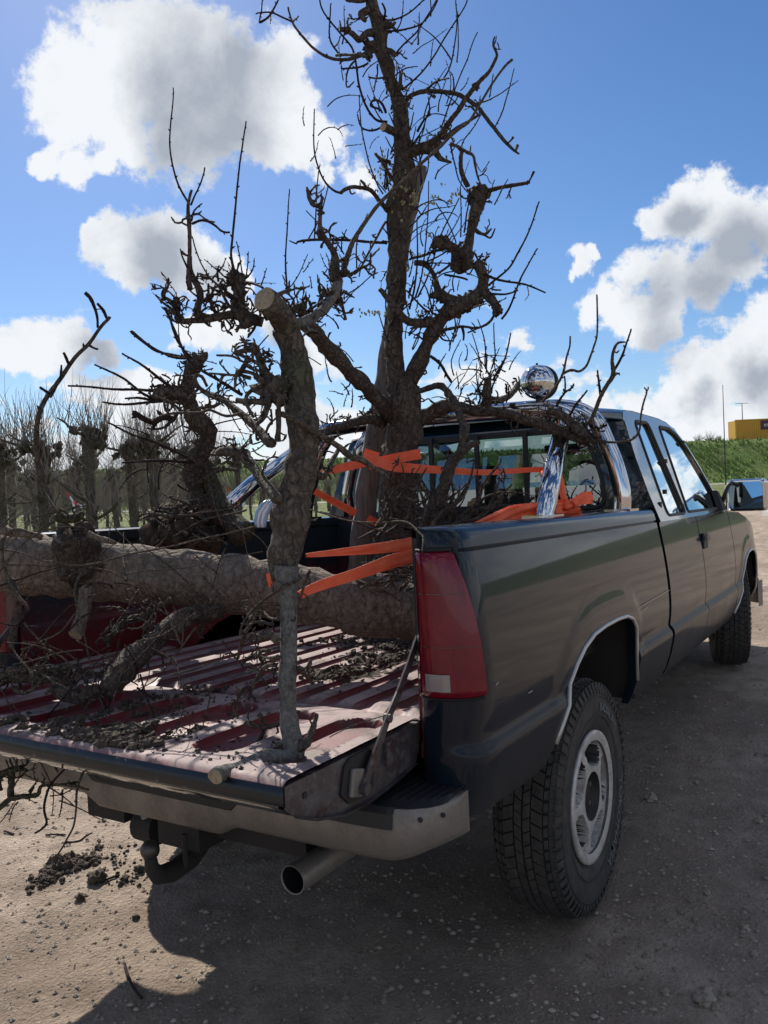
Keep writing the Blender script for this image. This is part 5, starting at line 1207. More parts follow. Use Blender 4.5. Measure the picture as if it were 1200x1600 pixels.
B_('branch', BK_, 'E', '930,1060 870,980 810,880 775,780 742,672', [50, 70, 50, 30, 22], 2.05, 2.1, spurs=24, ss=.9, bumpy=.4, knobs=((.25, .03),))
for s, w in (('745,668 700,668 620,700 590,690', [24, 20, 18, 12]), ('590,690 650,722 740,762 790,810', [14, 14, 15, 16]), ('672,722 650,800 590,860 582,965', [18, 18, 16, 8]), ('600,830 700,842 780,890', [16, 14, 18]), ('760,950 690,990 668,1060 720,1165', [18, 16, 15, 10]), ('600,1040 700,1050 830,1060', [22, 22, 26]), ('830,1070 800,1160 748,1215', [26, 20, 12]), ('660,780 740,830', [14, 11]), ('455,716 560,722 640,762 700,800', [8, 9, 9, 10]), ('700,880 630,850 560,855 400,845', [16, 12, 9, 7])):
    B_('branch', M['bark_b'], 'E', s, w, 2.05, 2.0, spurs=3, ss=.9)
B_('branch', BK_, 'E', '850,1350 740,1235 640,1140 520,1050 450,1015 380,985', [40, 34, 28, 24, 28, 20], 2.0, 2.3, spurs=16); B_('branch', BK_, 'E', '380,990 310,920 300,860 350,870 385,940', [18, 15, 14, 13, 12], 2.3, 2.35, spurs=6); B_('branch', BK_, 'E', '480,1060 420,1092 300,1100 220,1130 130,1060 0,1005', [13, 12, 11, 11, 9, 8], 2.25, 2.3, spurs=4)
B_('branch', BK_, 'E', '640,1135 520,1155 400,1110 340,1130 230,1130 100,1140 0,1175', [11, 11, 11, 11, 11, 9, 7], 2.1, 2.3, spurs=4)
B_('branch', TW, 'E', '640,1000 480,900 340,820 240,740 190,630 130,480 80,370', [14, 13, 12, 13, 9, 8, 9], 2.1, 2.1, buds=10); B_('branch', TW, 'E', '240,738 130,730 60,700 0,670 -70,620 -160,540', [10, 9, 8, 8, 8, 9], 2.12, 2.1, buds=4); B_('twig', TW, 'E', '190,620 180,560 180,480', [5, 4], 2.1); B_('twig', TW, 'E', '690,730 760,650 830,570', [5, 5], 2.2); B_('twig', TW, 'E', '845,1105 850,1160 855,1215', [9, 6], 2.0); B_('twig', BK_, 'E', '900,1060 905,1200 900,1320', [14, 12, 14], 1.95)
B_('branch', M['bark_b'], 'D', '240,740 350,800 450,860 560,940 620,952 690,1000 742,1042', [14, 14, 13, 17, 16, 10, 7], 1.95, 2.2, spurs=8); B_('branch', M['bark_b'], 'X', '432,782 418,760 402,738 384,712', [9, 8.5, 8.5, 9], 1.95, 2.15, spurs=3, capmi=1); B_('branch', BK_, 'X', '384,712 362,706 340,708', [11, 9, 6], 2.15, 2.2, spurs=22, ss=.9)
B_('branch', BK_, 'X', '434,640 436,665 434,690', [4, 3.5, 5], 1.98, spurs=2, ss=.8); B_('branch', BK_, 'X', '490,738 505,745 520,720 530,700', [8, 6, 4, 3], 2.05, 2.2, spurs=10, ss=.9)
# tangle hanging from the sawn tree
for i, (s, w) in enumerate([('330,372 230,425 130,490 50,560 0,640 -20,700', [11, 10, 9, 8, 6, 5]), ('380,335 345,430 300,560 260,660 250,700', [9, 8, 6, 5, 4]), ('200,610 150,600 100,560 40,600', [10, 9, 8, 9]), ('90,560 60,620 20,680 -10,760 -30,830', [9, 10, 12, 14, 10]), ('205,740 150,700 100,720 50,700', [26, 24, 20, 14]), ('190,870 130,880 90,935 50,1000 30,1065', [14, 14, 13, 12, 8]), ('150,790 100,785 95,830 120,860', [13, 12, 10, 7]),
        ('300,890 350,925 395,975', [16, 13, 9]), ('310,880 360,890 385,840', [15, 14, 10]), ('10,1190 90,1225 210,1205', [15, 15, 13]), ('90,1150 115,1220 95,1290 60,1330', [16, 14, 10, 5]), ('10,1400 120,1375 220,1340', [8, 8, 7]), ('0,1000 -40,1080 -60,1180', [13, 10, 6]), ('170,640 90,620 30,650', [12, 9, 6]), ('200,820 140,830 60,820 -10,850', [14, 10, 8, 5])]):
    B_('branch', BK_, 'N', s, w, 1.93-.02*(i % 3), 1.9+.05*(i % 4), spurs=5, ss=.7)
B_('twig', TP_, 'N', '490,1281 560,1245 620,1215 700,1190 812,1155', [3.5, 3, 3], 1.84, 1.9)

def web(F_, n, box, depth, seed, lo=25, hi=90, w=1.3, up=.5, mt=None):
    rr = random.Random(seed)
    for i in range(n):
        x0 = rr.uniform(box[0], box[2]); yy = rr.uniform(box[1], box[3]); a = rr.gauss(0, 1.0)*up; Lp = rr.uniform(lo, hi); s_ = f'{x0:.1f},{yy:.1f}'; c_ = rr.gauss(0, .22)
        for k in range(4): a += c_+rr.gauss(0, .12); x0 += math.sin(a)*Lp/4; yy -= math.cos(a)*Lp/4; s_ += f' {x0:.1f},{yy:.1f}'
        d_ = rr.uniform(*depth); ww = w*rr.uniform(.7, 1.3); F_('twig', mt or TW, 'X', s_, [ww, ww*.75, ww*.45], d_, d_+rr.uniform(-.15, .15), buds=4)
web(A_, 34, (600, 260, 720, 560), (3.3, 3.6), 41); web(A_, 26, (590, 20, 720, 250), (3.2, 3.5), 42); web(A_, 14, (470, 60, 600, 260), (3.1, 3.4), 56, 25, 70, 1.0); web(A_, 22, (690, 560, 800, 640), (3.3, 3.5), 43, 20, 60, 1.1); web(A_, 16, (500, 560, 620, 700), (3.2, 3.5), 44, 20, 60, 1.1)
web(B_, 18, (260, 420, 400, 490), (2.0, 2.3), 45, 15, 55, 1.2, .9); web(B_, 14, (470, 420, 560, 520), (2.2, 2.4), 46, 15, 55, 1.2, .9); web(B_, 16, (330, 560, 430, 720), (2.0, 2.3), 47, 20, 70, 1.2, 1.6)
web(B_, 16, (380, 940, 440, 1100), (1.85, 2.0), 48, 20, 70, 1.3, 2.2)
# knobbly mossy tree behind the log
TD = thing('mossy_tree', 'short gnarled mossy tree with root ball at the left side of the bed', 'tree', tuple(at(300, 880, 3.5)))
def D_(name, mt, tg_, s, w, d0=3.3, d1=None, *a, **k): return limb(TD, name, mt, tg_, s, w, d0, d1, *a, **k)
D_('trunk', BK_, 'O', '790,960 765,900 735,840 705,770 705,720 725,670 750,620 745,580 710,545 690,500 682,460 680,410 690,360 712,325', [70, 60, 46, 44, 42, 40, 36, 38, 34, 28, 24, 22, 24, 26], 3.35, 3.1, spurs=70, bumpy=.4, knobs=((.98, .03),))
D_('root_flare', M['bark_moss'], 'O', '735,700 765,780 790,850 830,910 880,960', [30, 32, 32, 36, 50], 3.3, 3.15, bumpy=.3)
D_('branch', BK_, 'O', '690,470 640,455 600,455 560,462', [26, 34, 30, 16], 3.15, 3.05, spurs=60, ss=1.1, bumpy=.4)
D_('branch', BK_, 'O', '715,330 735,318 740,300', [22, 12, 7], 3.1, spurs=4)
for i, s in enumerate(['720,335 670,322 620,310 560,295 510,260 470,225', '650,455 560,382 500,340 440,305', '640,470 550,468 450,400 340,345', '640,450 550,440 400,432 245,422', '640,478 560,480 450,490 370,480', '630,545 590,535 545,552 510,540 480,520', '640,520 590,570 530,575', '620,440 560,470 500,465 450,468', '700,700 600,640 480,600 390,555', '690,700 560,690 440,700', '700,380 705,340 640,260 600,140', '650,430 600,425 540,425']):
    D_('twig', TW, 'O', s, [6.5, 5, 3.2] if i != 5 else [12, 11, 10], 3.1, 2.9+.05*(i % 4), buds=6)
for i in range(40):
    x0, yy = rr.uniform(250, 350), rr.uniform(790, 850); a = rr.uniform(-1.7, 1.7); Lp = rr.uniform(20, 60); s = f'{x0},{yy}'
    for k in range(3): a += rr.gauss(0, .5); x0 += math.sin(a)*Lp/3; yy -= math.cos(a)*Lp/3*.6; s += f' {x0:.1f},{yy:.1f}'
    D_('root_twig', BK_, 'X', s, [3.5, 2.2, 1.0], 3.2+rr.uniform(-.2, .2), 3.1, spurs=2)
D_('branch', TW, 'X', '322,780 340,800 360,815 385,838', [3.2, 3, 3, 2.2], 3.0, 2.9); D_('branch', BK_, 'X', '300,760 340,735 372,735', [4, 3.4, 2.4], 3.2, 3.1, spurs=6)
g = MB()
for i in range(36): c = at(285+rr.gauss(0, 30), 842+rr.gauss(0, 15), 3.3+rr.uniform(-.15, .15)); g.ball(c, rr.uniform(.02, .06), 6, .7, i)
o = g.build('root_ball', M['soil'], TD, smooth=True); o['kind'] = 'stuff'

# the lying trunk
TC = thing('lying_trunk', 'thick pale-barked tree trunk lying across the bed over the left side', 'tree trunk', tuple(at(320, 990, 2.75)))
def C__(name, mt, tg_, s, w, d0=2.72, d1=None, *a, **k): return limb(TC, name, mt, tg_, s, w, d0, d1, *a, **k)
C__('trunk', M['bark_log'], 'X', '-90,868 -30,874 40,882 110,884 180,892 240,898 300,905 360,912 430,922 500,932 560,940 620,948 700,962', [44, 47, 49, 49, 46, 44, 43, 44, 46, 46, 47, 49, 51], 2.85, 2.62, .09, bumpy=.16)
C__('branch', BK_, 'X', '128,900 122,860 118,835', [30, 34, 28], 2.72, 2.68, spurs=20, bumpy=.5, knobs=((.9, .05), (.3, .06)))
C__('branch_stub', M['bark_log'], 'X', '136,920 128,960 117,992', [12, 11, 10.5], 2.66, 2.6, capmi=1)
C__('branch', M['bark_moss'], 'H', '340,1400 420,1412 485,1400 490,1370', [26, 30, 24, 8], 2.65, 2.6, spurs=8)
C__('branch', BK_, 'H', '380,1410 330,1360 275,1250 235,1150 215,1000 215,880 245,780 290,670 370,560 450,450 530,370 600,270 640,225 655,210', [16, 14, 13, 15, 16, 16, 15, 14, 13, 12, 11, 10, 10, 9], 2.6, 2.4, rough=.1, buds=3)
for s, w in (('582,275 578,210 560,150 535,95 505,65', [8, 8, 11, 13, 11]), ('636,218 615,170 580,130', [9, 11, 8]), ('412,492 395,455 380,425', [9, 10, 8]), ('358,580 365,530 365,498', [8, 7, 5]), ('292,662 262,645 240,630', [10, 9, 8]), ('530,378 555,392 580,402', [9, 7, 7]), ('575,165 600,162', [4, 3]), ('300,690 330,640 345,610', [6, 4])):
    C__('twig', TW, 'H', s, w, 2.42, 2.38)
C__('branch', TP_, 'K', '-20,345 20,310 60,250 110,190 200,110 300,50 390,25 500,10 600,15', [8, 8, 7, 7, 7, 7, 6, 6, 5], 2.45, 2.55); C__('branch', TP_, 'K', '240,60 170,35 80,45 35,95 18,170 25,250 45,320 60,380 100,460 150,540 190,575 208,615', [7, 8, 9, 9, 9, 9, 11, 12, 13, 14, 12, 9], 2.5, 2.45, spurs=2)
C__('branch', TP_, 'X', '7,860 32,864 65,876 87,878 108,883 134,883 160,878 178,872 206,865 232,860 268,854 300,846 345,836 400,822', [1.6, 1.6, 1.6, 1.6, 1.8, 1.8, 1.7, 1.6, 1.6, 1.5, 1.5, 1.4, 1.3, 1.2], 2.45, 2.3); C__('twig', TP_, 'K', '640,310 760,330 860,370 960,405 1080,435 1210,485', [6, 6, 5, 5], 2.45, 2.4, buds=3); C__('twig', TP_, 'X', '195,898 228,892 258,890 300,885 345,872 385,866 410,862', [1.1, 1, 1], 2.45, 2.3)
C__('twig', TW, 'K', '0,440 150,390 300,340 450,300', [7, 6, 5, 4], 2.5); C__('twig', TW, 'K', '20,290 200,292 400,300', [4, 3], 2.5); C__('twig', TW, 'K', '605,20 578,110 590,200 620,270', [8, 7, 6], 2.5)
C__('twig', TP_, 'K', '600,330 550,420 535,500 560,620 600,760 640,950 690,1130 740,1310 780,1400 825,1412', [10, 10, 9, 7, 7, 7, 6, 5, 5], 2.45, 2.2); C__('twig', TP_, 'H', '0,1600 40,1500 110,1478 190,1500', [9, 9, 8, 6], 2.45); C__('branch', BK_, 'X', '15,905 28,940 22,985 20,1015', [6, 7, 6, 4], 2.5, 2.5, spurs=3)
C__('branch', M['bark_log'], 'K', '0,20 90,50 180,60 300,90', [40, 30, 26, 20], 2.62, 2.62, spurs=8); C__('bark_flake', M['bark_pale'], 'K', '380,80 420,110 440,135', [10, 12, 6], 2.56)
C__('bark_flake', M['bark_log'], 'K', '630,60 700,90 780,110 840,130', [24, 22, 20, 10], 2.58); C__('bark_flake', M['bark_pale'], 'N', '640,380 720,390 800,410 870,440', [20, 26, 24, 10], 2.58, 2.6, bumpy=.6)
for i in range(46):                                            # torn roots at the near end
    x0, yy = rr.uniform(560, 655), rr.uniform(880, 925); a = rr.uniform(.2, 2.4); Lp = rr.uniform(15, 50); s = f'{x0:.1f},{yy:.1f}'
    for k in range(3): a += rr.gauss(0, .4); x0 += math.sin(a)*Lp/3; yy -= math.cos(a)*Lp/3*.6; s += f' {x0:.1f},{yy:.1f}'
    C__('root_twig', TP_ if i % 3 == 0 else BK_, 'X', s, [2.2, 1.5, .7], 2.52, 2.45+rr.uniform(0, .1))
web(C__, 22, (20, 780, 420, 900), (2.4, 2.6), 54, 30, 130, 1.3, 1.5, TP_)
fixparent(TC)

# the broken limb hanging over the tailgate
TE = thing('fallen_limb', 'dark gnarled limb lying on the tailgate at the left, twigs hanging down', 'branch', tuple(at(170, 1085, 2.35)))
def E_(name, mt, tg_, s, w, d0=2.4, d1=None, *a, **k): return limb(TE, name, mt, tg_, s, w, d0, d1, *a, **k)
E_('branch', BK_, 'X', '345,955 300,962 262,985 232,1010 208,1034 188,1055 165,1080', [10, 13, 17, 18, 18, 16, 14], 2.6, 2.25, spurs=44, ss=1.1, bumpy=.3, rough=.25)
E_('branch', BK_, 'K', '1100,600 1040,660 960,680 880,720 800,800', [22, 26, 26, 22, 16], 2.5, 2.45, spurs=50, ss=1.1, bumpy=.4); E_('branch', TP_, 'K', '1230,540 1170,590 1110,640 1080,680', [22, 20, 15, 8], 2.55)
E_('branch', M['bark_moss'], 'K', '245,1015 300,1042 390,1045 500,1035', [20, 18, 20, 22], 2.3, 2.3, rough=.1); E_('branch', M['bark_moss'], 'K', '560,1045 640,1068 740,1080', [17, 18, 20], 2.3); E_('branch', BK_, 'K', '520,1100 430,1160 420,1200 560,1240 700,1200', [60, 60, 55, 50, 50], 2.32, 2.25, spurs=30, bumpy=.4)
E_('branch', BK_, 'K', '-20,1100 80,1080 200,1090 330,1080 460,1110', [60, 56, 50, 44, 34], 2.4, 2.3, spurs=60, ss=1.1, bumpy=.5); E_('branch', BK_, 'K', '100,1180 180,1212 280,1160 325,1100 460,1120', [12, 16, 14, 14, 10], 2.28, 2.28, spurs=3); E_('branch', TW, 'K', '530,1085 510,1180 512,1275 560,1290 625,1292', [12, 12, 11, 7, 5], 2.2, 2.15)
for i, s in enumerate(['95,1010 200,990 300,960 450,920 600,903', '150,900 330,830 450,760 540,640', '190,925 330,780 480,610 560,560', '120,1569 300,1420 480,1220 640,1050 800,900', '840,1140 790,1300 740,1350 690,1440 660,1569', '620,1080 560,1000 600,960 800,870', '1010,1080 1060,1250 1110,1370 1190,1540', '860,820 830,960 700,1090 660,1200', '900,870 960,960 1000,1100', '1200,740 1080,880 1000,960 880,1100 800,1240', '60,920 150,980 200,960 240,1000', '0,1160 60,1120 120,1200']):
    E_('twig', TP_ if i in (0, 1) else TW, 'K', s, [7, 6, 5, 4], 2.35-.05*(i % 3), 2.15+.08*(i % 3), buds=3)
for i, (s, w) in enumerate([('700,0 650,130 600,300 560,430 552,560 530,700 480,800 420,900 330,972', [13, 12, 10, 10, 8, 8, 7, 7, 8]), ('480,812 580,800 620,770 665,745', [8, 8, 7, 5]), ('940,60 860,130 780,220 700,300', [8, 7, 6, 5]), ('620,150 540,220 460,290 370,390 330,490 320,580 340,670 300,720 250,748', [7, 7, 7, 9, 9, 9, 8, 8, 7]), ('210,445 245,400 275,350', [9, 7, 4]), ('520,430 440,470 360,480', [5, 4]), ('480,640 520,640 540,630', [4, 3]), ('0,670 60,590 110,510', [4, 3])]):
    E_('twig', TW if i != 0 else TP_, 'L', s, w, 2.1+.05*(i % 2), 2.0, buds=3)
E_('branch', M['bark_moss'], 'L', '-30,340 60,300 130,285 200,300', [30, 26, 20, 8], 2.5, 2.5, spurs=10); E_('branch', M['bark_moss'], 'L', '80,290 88,400 85,488 180,482 280,470 300,405 400,398 560,378', [26, 23, 24, 19, 16, 13, 9, 7], 2.5, 2.45, spurs=8, rough=.2); E_('branch', M['bark_moss'], 'L', '85,488 30,530 -40,590', [22, 20, 18], 2.5, spurs=3); E_('twig', M['bark_moss'], 'L', '10,440 0,380 20,340', [14, 12, 9], 2.5)
web(E_, 26, (20, 900, 300, 1110), (2.2, 2.5), 52, 25, 110, 1.4, 1.8); web(E_, 14, (0, 1180, 150, 1260), (2.1, 2.4), 53, 20, 90, 1.4, 2.8, TP_); web(E_, 26, (0, 960, 330, 1160), (2.1, 2.4), 55, 40, 160, 1.3, 2.2, TP_)
fixparent(TE)
web(D_, 22, (230, 600, 360, 800), (3.0, 3.3), 51, 20, 90, 1.3, 1.6); fixparent(TA); fixparent(TB)
fixparent(TD)

# ------------------------------------------------------------ orange straps
def ribbon(parent, name, s, w, d, mt=None, tw=0., fold=.004, seed=1, thick=.0022, n=5):
    """flat webbing: pixel path, half width in px, distances"""
    P = [tuple(float(c) for c in q.split(',')) for q in s.split()]
    m = len(P); D = np.interp(np.linspace(0, 1, m), np.linspace(0, 1, len(d)), d); Wd = np.interp(np.linspace(0, 1, m), np.linspace(0, 1, len(w)), w)
    C0 = [Vector(at(p[0], p[1], dd)) for p, dd in zip(P, D)]; C = smooth_path(C0, 5) if m > 2 else [C0[0].lerp(C0[1], t/14) for t in range(15)]
    RW_ = np.interp(np.linspace(0, m-1, len(C)), range(m), [ww*dd/F_PX for ww, dd in zip(Wd, D)]); view = Vector(FW); rows = []
    for i, c in enumerate(C):
        t = (C[min(i+1, len(C)-1)]-C[max(i-1, 0)]).normalized(); a = t.cross(view).normalized(); a = Matrix.Rotation(tw*math.sin(i*.35+seed), 3, t) @ a
        nrm = a.cross(t).normalized(); row = []
        for k in range(n):
            u = (k/(n-1)*2-1); q = c+a*u*RW_[i]+nrm*fold*noise.noise(Vector((c.x*11+seed, c.y*11+u*1.2, c.z*9)))
            row.append(q)
        rows.append((row, nrm))
    g = MB(); g.grid([r+[q+nm*thick for q in r[::-1]] for r, nm in rows], closed=True)
    return g.build(name, mt or M['strap'], parent, smooth=False)
s1 = thing('lashing_strap', 'orange lashing strap from the roll bar brace around the standing tree and stake', 'strap', (0, 0, 0), 'orange lashing straps')
ribbon(s1, 'webbing', '857,734 830,734 760,738 700,735 650,732 625,730 607,727 590,720 573,712', [4, 4, 4.5, 5.5, 7, 8, 8, 8, 6], [3.28, 3.22, 3.2, 3.24, 3.3], fold=.002)
ribbon(s1, 'webbing', '588,723 605,719 630,714 657,709', [7, 8, 8, 8], [3.30, 3.24], seed=3, fold=.002); ribbon(s1, 'webbing', '582,704 580,714 588,728', [12, 12, 11], [3.38, 3.36], seed=5, fold=.002)
ribbon(s1, 'webbing', '571,722 550,727 525,733 497,740', [7, 7, 6, 4], [3.36, 3.2], seed=4, fold=.002)
s2 = thing('lashing_strap', 'orange lashing strap running down left of the stake behind the sawn tree', 'strap', (0, 0, 0), 'orange lashing straps')
ribbon(s2, 'webbing', '492,768 520,783 556,802', [5, 5.5, 6], [3.2, 3.4]); ribbon(s2, 'webbing', '575,810 590,818 603,825', [6, 6, 5], [3.45, 3.5], seed=2)
s3 = thing('lashing_strap', 'upper orange lashing strap from the sawn tree to the bed corner', 'strap', (0, 0, 0), 'orange lashing straps')
ribbon(s3, 'webbing', '478,868 520,864 580,858 620,853 652,847 690,838', [3, 5, 8, 9, 10, 9], [2.05, 2.42])
s4 = thing('lashing_strap', 'lower, wider orange lashing strap from the sawn tree to the bed corner', 'strap', (0, 0, 0), 'orange lashing straps')
ribbon(s4, 'webbing', '468,930 500,915 560,896 610,878 652,866 700,848', [6, 8, 9, 11, 11, 9], [1.98, 2.42], seed=2); ribbon(s4, 'webbing', '418,896 421,906 423,917', [2.5, 4, 3], [1.99, 1.99])
s5 = thing('lashing_strap', 'bunched orange lashing strap knotted to the roll bar brace and lying on the bed rail', 'strap', (0, 0, 0), 'orange lashing straps')
ribbon(s5, 'webbing', '738,824 770,812 800,803 840,797 875,795 890,790', [6, 9, 10, 11, 9, 7], [2.75, 3.1], fold=.02, seed=3, n=9); ribbon(s5, 'webbing', '770,808 800,797 835,793 870,789 886,786', [5, 7, 8, 8, 6], [2.85, 3.1], fold=.016, seed=7, n=9)
ribbon(s5, 'webbing', '878,800 895,802 908,798', [7, 9, 6], [3.1, 3.1], fold=.02, seed=8, n=7); ribbon(s5, 'webbing', '882,790 900,784 915,778 927,778', [5, 7, 10, 9], [3.1, 3.15], fold=.02, seed=9, n=7)
g = MB(); g.ball(at(886, 791, 3.06), .019, 9, .25, 4, (1.3, 1, .8)); g.ball(at(897, 787, 3.07), .015, 9, .3, 7); g.build('knot', M['strap'], s5, smooth=True)
for k, (yy, ww) in enumerate(((741, 4), (748, 5), (757, 5), (763, 4), (792, 6))):
    pts = [];  c = Vector(at(862+.4*k, yy, 3.19)); 
    for a in np.linspace(0, 2*math.pi, 25): pts.append(c+Vector(CR)*.0405*math.cos(a)+Vector(FW)*.0405*math.sin(a)+Vector((0, 0, 1))*(.006*math.sin(a*2+k)))
    rows = [[p+Vector((0, 0, ww*.0025)), p-Vector((0, 0, ww*.0025))] for p in pts]; gg = MB().grid(rows); o = gg.build('wrap', M['strap'], s5, smooth=True); md = o.modifiers.new('t', 'SOLIDIFY'); md.thickness = .003
ribbon(s5, 'webbing', '855,733 868,738 876,752 879,770 884,788', [4, 5, 5, 5, 5], [3.14, 3.08], seed=6)
tw_ = thing('bare_twig', 'thin pale twig hooked over the near corner of the bed', 'twig', (0, 0, 0))
limb(tw_, 'twig', TP_, 'D', '375,1190 460,1212 560,1240 700,1250 800,1243 850,1262 885,1300 905,1320 900,1390', [4, 4, 4, 4.5, 4.5, 5, 4.5, 4, 3], 2.2, 1.80); limb(tw_, 'twig', TW, 'D', '420,1200 560,1235 690,1285 790,1310', [5, 4.5, 4, 3], 2.25, 2.3)
bg_ = thing('plastic_bag', 'pale blue and white plastic bundle hanging left of the sawn tree', 'plastic bag', (0, 0, 0))
M['bag'] = mat('blue_plastic', (.25, .38, .58), .25, 0, .5, .5); M['bagw'] = mat('white_plastic', (.7, .73, .76), .3)
for k in range(5):
    g = MB(); P = [Vector(at(x+k*3.2-6, y, 2.35)) for x, y in ((424, 782), (416, 790), (409, 802), (406, 815), (407, 824))]; g.tube(P, [.004, .007, .008, .007, .004], 8, .2, k); g.build('fold', M['bag'] if k % 2 == 0 else M['bagw'], bg_, smooth=True)

# ------------------------------------------------------------ soil, clods, stones
def zfloor(x, y): return (gate_h(x, y) if x < -.965 else .834+rib(y))-TP*x
rr = random.Random(77)
def crumbs(name, label, cat, centres, mtl, parent=None):
    g = MB()
    for (x, y, sp, n, r0) in centres:
        for i in range(int(n*1.2)):
            px_, py_ = x+rr.gauss(0, sp), y+rr.gauss(0, sp*.8)
            if not (-1.49 < px_ < .95 and abs(py_) < .78): continue
            r = r0*(.22+1.1*rr.random()**3); g.ball((px_, py_, zfloor(px_, py_)+r*.35+rr.uniform(0, r0)*.5*math.exp(-((px_-x)**2+(py_-y)**2)/sp**2)), r, 4, .9, i, (1.1, .9, .7))
    for (x, y, R_, h_) in ((*fl_at(205, 1150), .055, .016), (*fl_at(165, 1140), .05, .013), (*fl_at(545, 1050), .12, .02), (*fl_at(600, 1025), .14, .02)):
        g.grid([[(x+R_*q*math.cos(a), y+R_*q*math.sin(a)*1.3, zfloor(x+R_*q*math.cos(a), y+R_*q*math.sin(a)*1.3)-.004+max(0, 1-q*q)*h_*(.5+1.5*noise.noise(Vector((x+q*math.cos(a)*3, y+q*math.sin(a)*3, 1)))+noise.noise(Vector((q*math.cos(a)*9, q*math.sin(a)*9, 4))))) for a in np.linspace(0, 2*math.pi, 41)] for q in np.linspace(.01, 1, 18)])
    o = g.build(name, mtl); tag(o, label, cat, kind='stuff'); return o
def fl_at(x, y):
    r = ray(x, y); t = (.850-CAM[2]-TP*CAM[0])/(r[2]+TP*r[0]); p = CAM+r*t; return p[0], p[1]
cs_ = []
for (x, y, sp, n, r0) in ((150, 1150, .06, 260, .012), (190, 1165, .05, 200, .012), (120, 1130, .07, 200, .010), (215, 1150, .05, 160, .012), (240, 1100, .08, 130, .008), (20, 1125, .03, 60, .01), (310, 1130, .02, 40, .009), (280, 1145, .15, 160, .004), (530, 1055, .05, 200, .010), (590, 1035, .07, 200, .009), (480, 1050, .2, 250, .0035), (300, 1100, .2, 300, .0035), (350, 1190, .08, 60, .005), (560, 1000, .10, 200, .012), (330, 1075, .03, 60, .008), (620, 1010, .08, 200, .012)):
    a, b = fl_at(x, y); cs_.append((a, b, sp, n, r0))
crumbs('loose_soil', 'dark crumbled soil lying on the tailgate and bed floor', 'soil', cs_, M['soil'])
def gl_at(x, y):
    p = CAM.copy(); 
    for _ in range(4):
        z = gz(p[0], p[1]) if _ else 0; r = ray(x, y); t = (z-CAM[2])/r[2]; p = CAM+r*t
    return p
g = MB()
for (x, y, sp, n, r0) in ((105, 1352, .035, 220, .012), (85, 1366, .035, 140, .011), (138, 1346, .03, 100, .011), (70, 1380, .03, 60, .009), (160, 1330, .05, 60, .006), (185, 1345, .05, 40, .007), (200, 1370, .05, 50, .007)):
    c = gl_at(x, y)
    for i in range(int(n*1.3)):
        px_, py_ = c[0]+rr.gauss(0, sp), c[1]+rr.gauss(0, sp); r = r0*(.25+1.2*rr.random()**2.5); g.ball((px_, py_, gz(px_, py_)+r*.3+rr.uniform(0, .02)*math.exp(-((px_-c[0])**2+(py_-c[1])**2)/sp**2)), r, 4, .6, i, (1, 1, .75))
for (x, y, R_, h_) in ((100, 1352, .10, .04), (138, 1346, .06, .025)):
    c = gl_at(x, y)
    rows = [[(c[0]+R_*q*math.cos(a), c[1]+R_*q*math.sin(a), gz(c[0]+R_*q*math.cos(a), c[1]+R_*q*math.sin(a))-.006+max(0, (1-q*q))*h_*(.7+1.3*noise.noise(Vector((c[0]+q*math.cos(a)*3.2, c[1]+q*math.sin(a)*3.2, 1)))+.8*noise.noise(Vector((q*math.cos(a)*9, q*math.sin(a)*9, 4))))) for a in np.linspace(0, 2*math.pi, 49)] for q in np.linspace(0.01, 1, 22)]
    g.grid(rows)
o = g.build('soil_heap', M['soil'], smooth=True); tag(o, 'small heap of dark crumbled soil on the ground behind the tailgate', 'soil', kind='stuff')
for i, (x, y, r, lb) in enumerate(((152, 1376, .034, 'round dark clod lying at the edge of the small soil heap'), (154, 1326, .016, 'small dark clod just above the soil heap, nearest the hitch'), (218, 1362, .020, 'dark clod beside the edge of the truck shadow'), (195, 1376, .016, 'flat dark clod between the soil heap and the shadow edge'), (125, 1405, .017, 'crumbly clod below the soil heap'), (212, 1435, .012, 'tiny clod on the rim of the truck shadow'))):
    c = gl_at(x, y); o = MB().ball((0, 0, 0), r, 12, .35, i*3.1, (1, 1.1, .75)).build('clod', M['soil'], smooth=True); o.location = (c[0], c[1], gz(c[0], c[1])+r*.5); tag(o, lb, 'clod', 'clods of soil on the ground')
# gravel: one object
g = MB()
ico = [(0, 0, 1), (.9, 0, .3), (.2, .9, .2), (-.8, .5, .25), (-.75, -.6, .2), (.3, -.9, .3), (.1, .1, -.5)]
icf = [(0, 1, 2), (0, 2, 3), (0, 3, 4), (0, 4, 5), (0, 5, 1), (1, 6, 2), (2, 6, 3), (3, 6, 4), (4, 6, 5), (5, 6, 1)]
for i in range(24000):
    d = 1.2+abs(rr.gauss(0, 1))*3.6; s = rr.uniform(-.55, .60)*d; x, y = fr(d, s); 
    if y > edge_y(x)-.1: continue
    r = rr.choice((.0016, .002, .002, .0026, .003, .004, .005, .009))*rr.uniform(.7, 1.4)*(1+d*.04); a = rr.uniform(0, 6.28); ca, sa = math.cos(a), math.sin(a); z = gz(x, y); sx, sy = rr.uniform(.7, 1.3), rr.uniform(.7, 1.2)
    g.add([(x+(p[0]*ca*sx-p[1]*sa*sy)*r, y+(p[0]*sa*sx+p[1]*ca*sy)*r, z+p[2]*r*.7) for p in ico], icf)
o = g.build('gravel', M['stone']); tag(o, 'small stones and grit scattered over the dirt lot', 'gravel', kind='stuff')
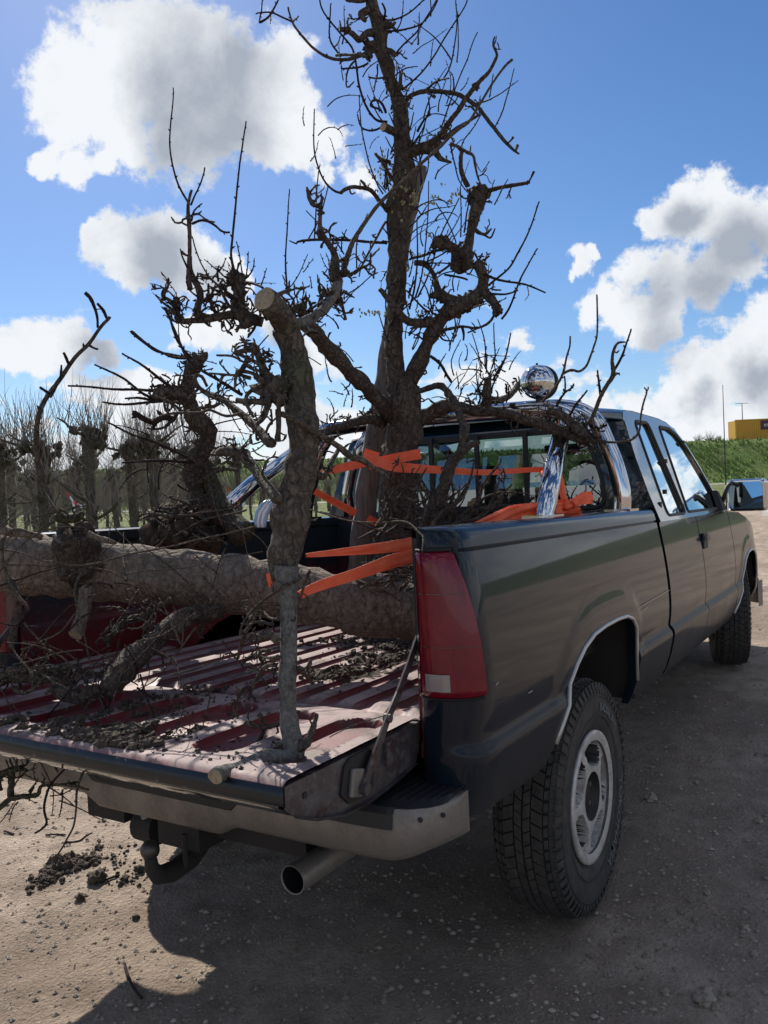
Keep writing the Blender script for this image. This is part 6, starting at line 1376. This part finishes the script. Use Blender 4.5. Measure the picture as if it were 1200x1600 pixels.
for i, (x, y, r) in enumerate(((1017, 1249, .030), (1100, 1562, .035), (1163, 1452, .018), (1088, 1224, .016), (972, 1250, .012), (1105, 1396, .012), (1185, 1284, .022), (950, 1475, .012), (349, 1473, .012), (1040, 1552, .014), (1150, 1040, .02), (1085, 1090, .02), (1178, 1493, .014), (920, 1470, .01))):
    c = gl_at(x, y); o = MB().ball((0, 0, 0), r, 8, .5, i*2.3, (1, .8, .55)).build('stone', M['stone']); o.location = (c[0], c[1], gz(c[0], c[1])+r*.3)
    tag(o, ['pale stone in the shade right of the rear wheel', 'broad flat stone near the lower right corner', 'small whitish stone at the right edge, lower part', 'pale pebble halfway between the wheels', 'pebble just right of the rear wheel rim', 'pebble right of the tyre, below the rim', 'grey stone near the right edge beside the tyre height', 'pebble below and right of the rear tyre', 'lone pale pebble in the shadow below the exhaust', 'small stone close to the broad flat stone', 'stone at the foot of the front tyre', 'small pale stone in the shade behind the front tyre', 'pebble near the right edge below the whitish stone', 'smallest pebble under the rear tyre on its right'][i], 'stone', 'loose stones on the dirt lot')
# twigs on the ground
for i, (s, w, lb) in enumerate((('L:330,770 420,765 470,768', [6, 5], 'thin dry twig on the sunlit ground left of the hitch'), ('X:195,1510 205,1540 222,1563', [1.2, 1.0], 'bent thin twig lying in the sunlit wedge'), ('L:30,740 100,762', [6, 4], 'short pale twig near the left edge'), ('L:720,1110 800,1080 860,1060', [6, 5, 4], 'dark crooked twig between the clods'))):
    tg_, s_ = s.split(':'); ox, oy, k = CROP[tg_]; P = []
    for q in s_.split():
        a, b = (float(c) for c in q.split(',')); c = gl_at(ox+a/k, oy+b/k); P.append(Vector((c[0], c[1], gz(c[0], c[1])+.006)))
    o = MB().tube(smooth_path(P, 4), .0045, 5, .3, i).build('dry_twig', M['twig']); tag(o, lb, 'twig', 'dry twigs on the ground')
# small things on the right edge
hs = thing('bent_pipe', 'black bent pipe end sticking up by a pale slab at the right edge', 'pipe', tuple(at(1195, 790, 16)))
limb(hs, 'pipe', M['black'], 'X', '1190,792 1191,786 1195,784 1202,783 1210,788', [1.6, 1.6, 1.6], 16, 16.2); fixparent(hs)
c = at(1187, 786, 17); o = MB().box((0, 0, 0), (1.1, .5, .10), Matrix.Rotation(.4, 3, 'Z')).build('concrete_slab', mat('pale_concrete', (.5, .49, .46), .8)); o.location = (c[0]+.3, c[1]-.4, gz(c[0], c[1])+.35); tag(o, 'pale concrete slab lying beyond the dark earth ridge', 'slab')
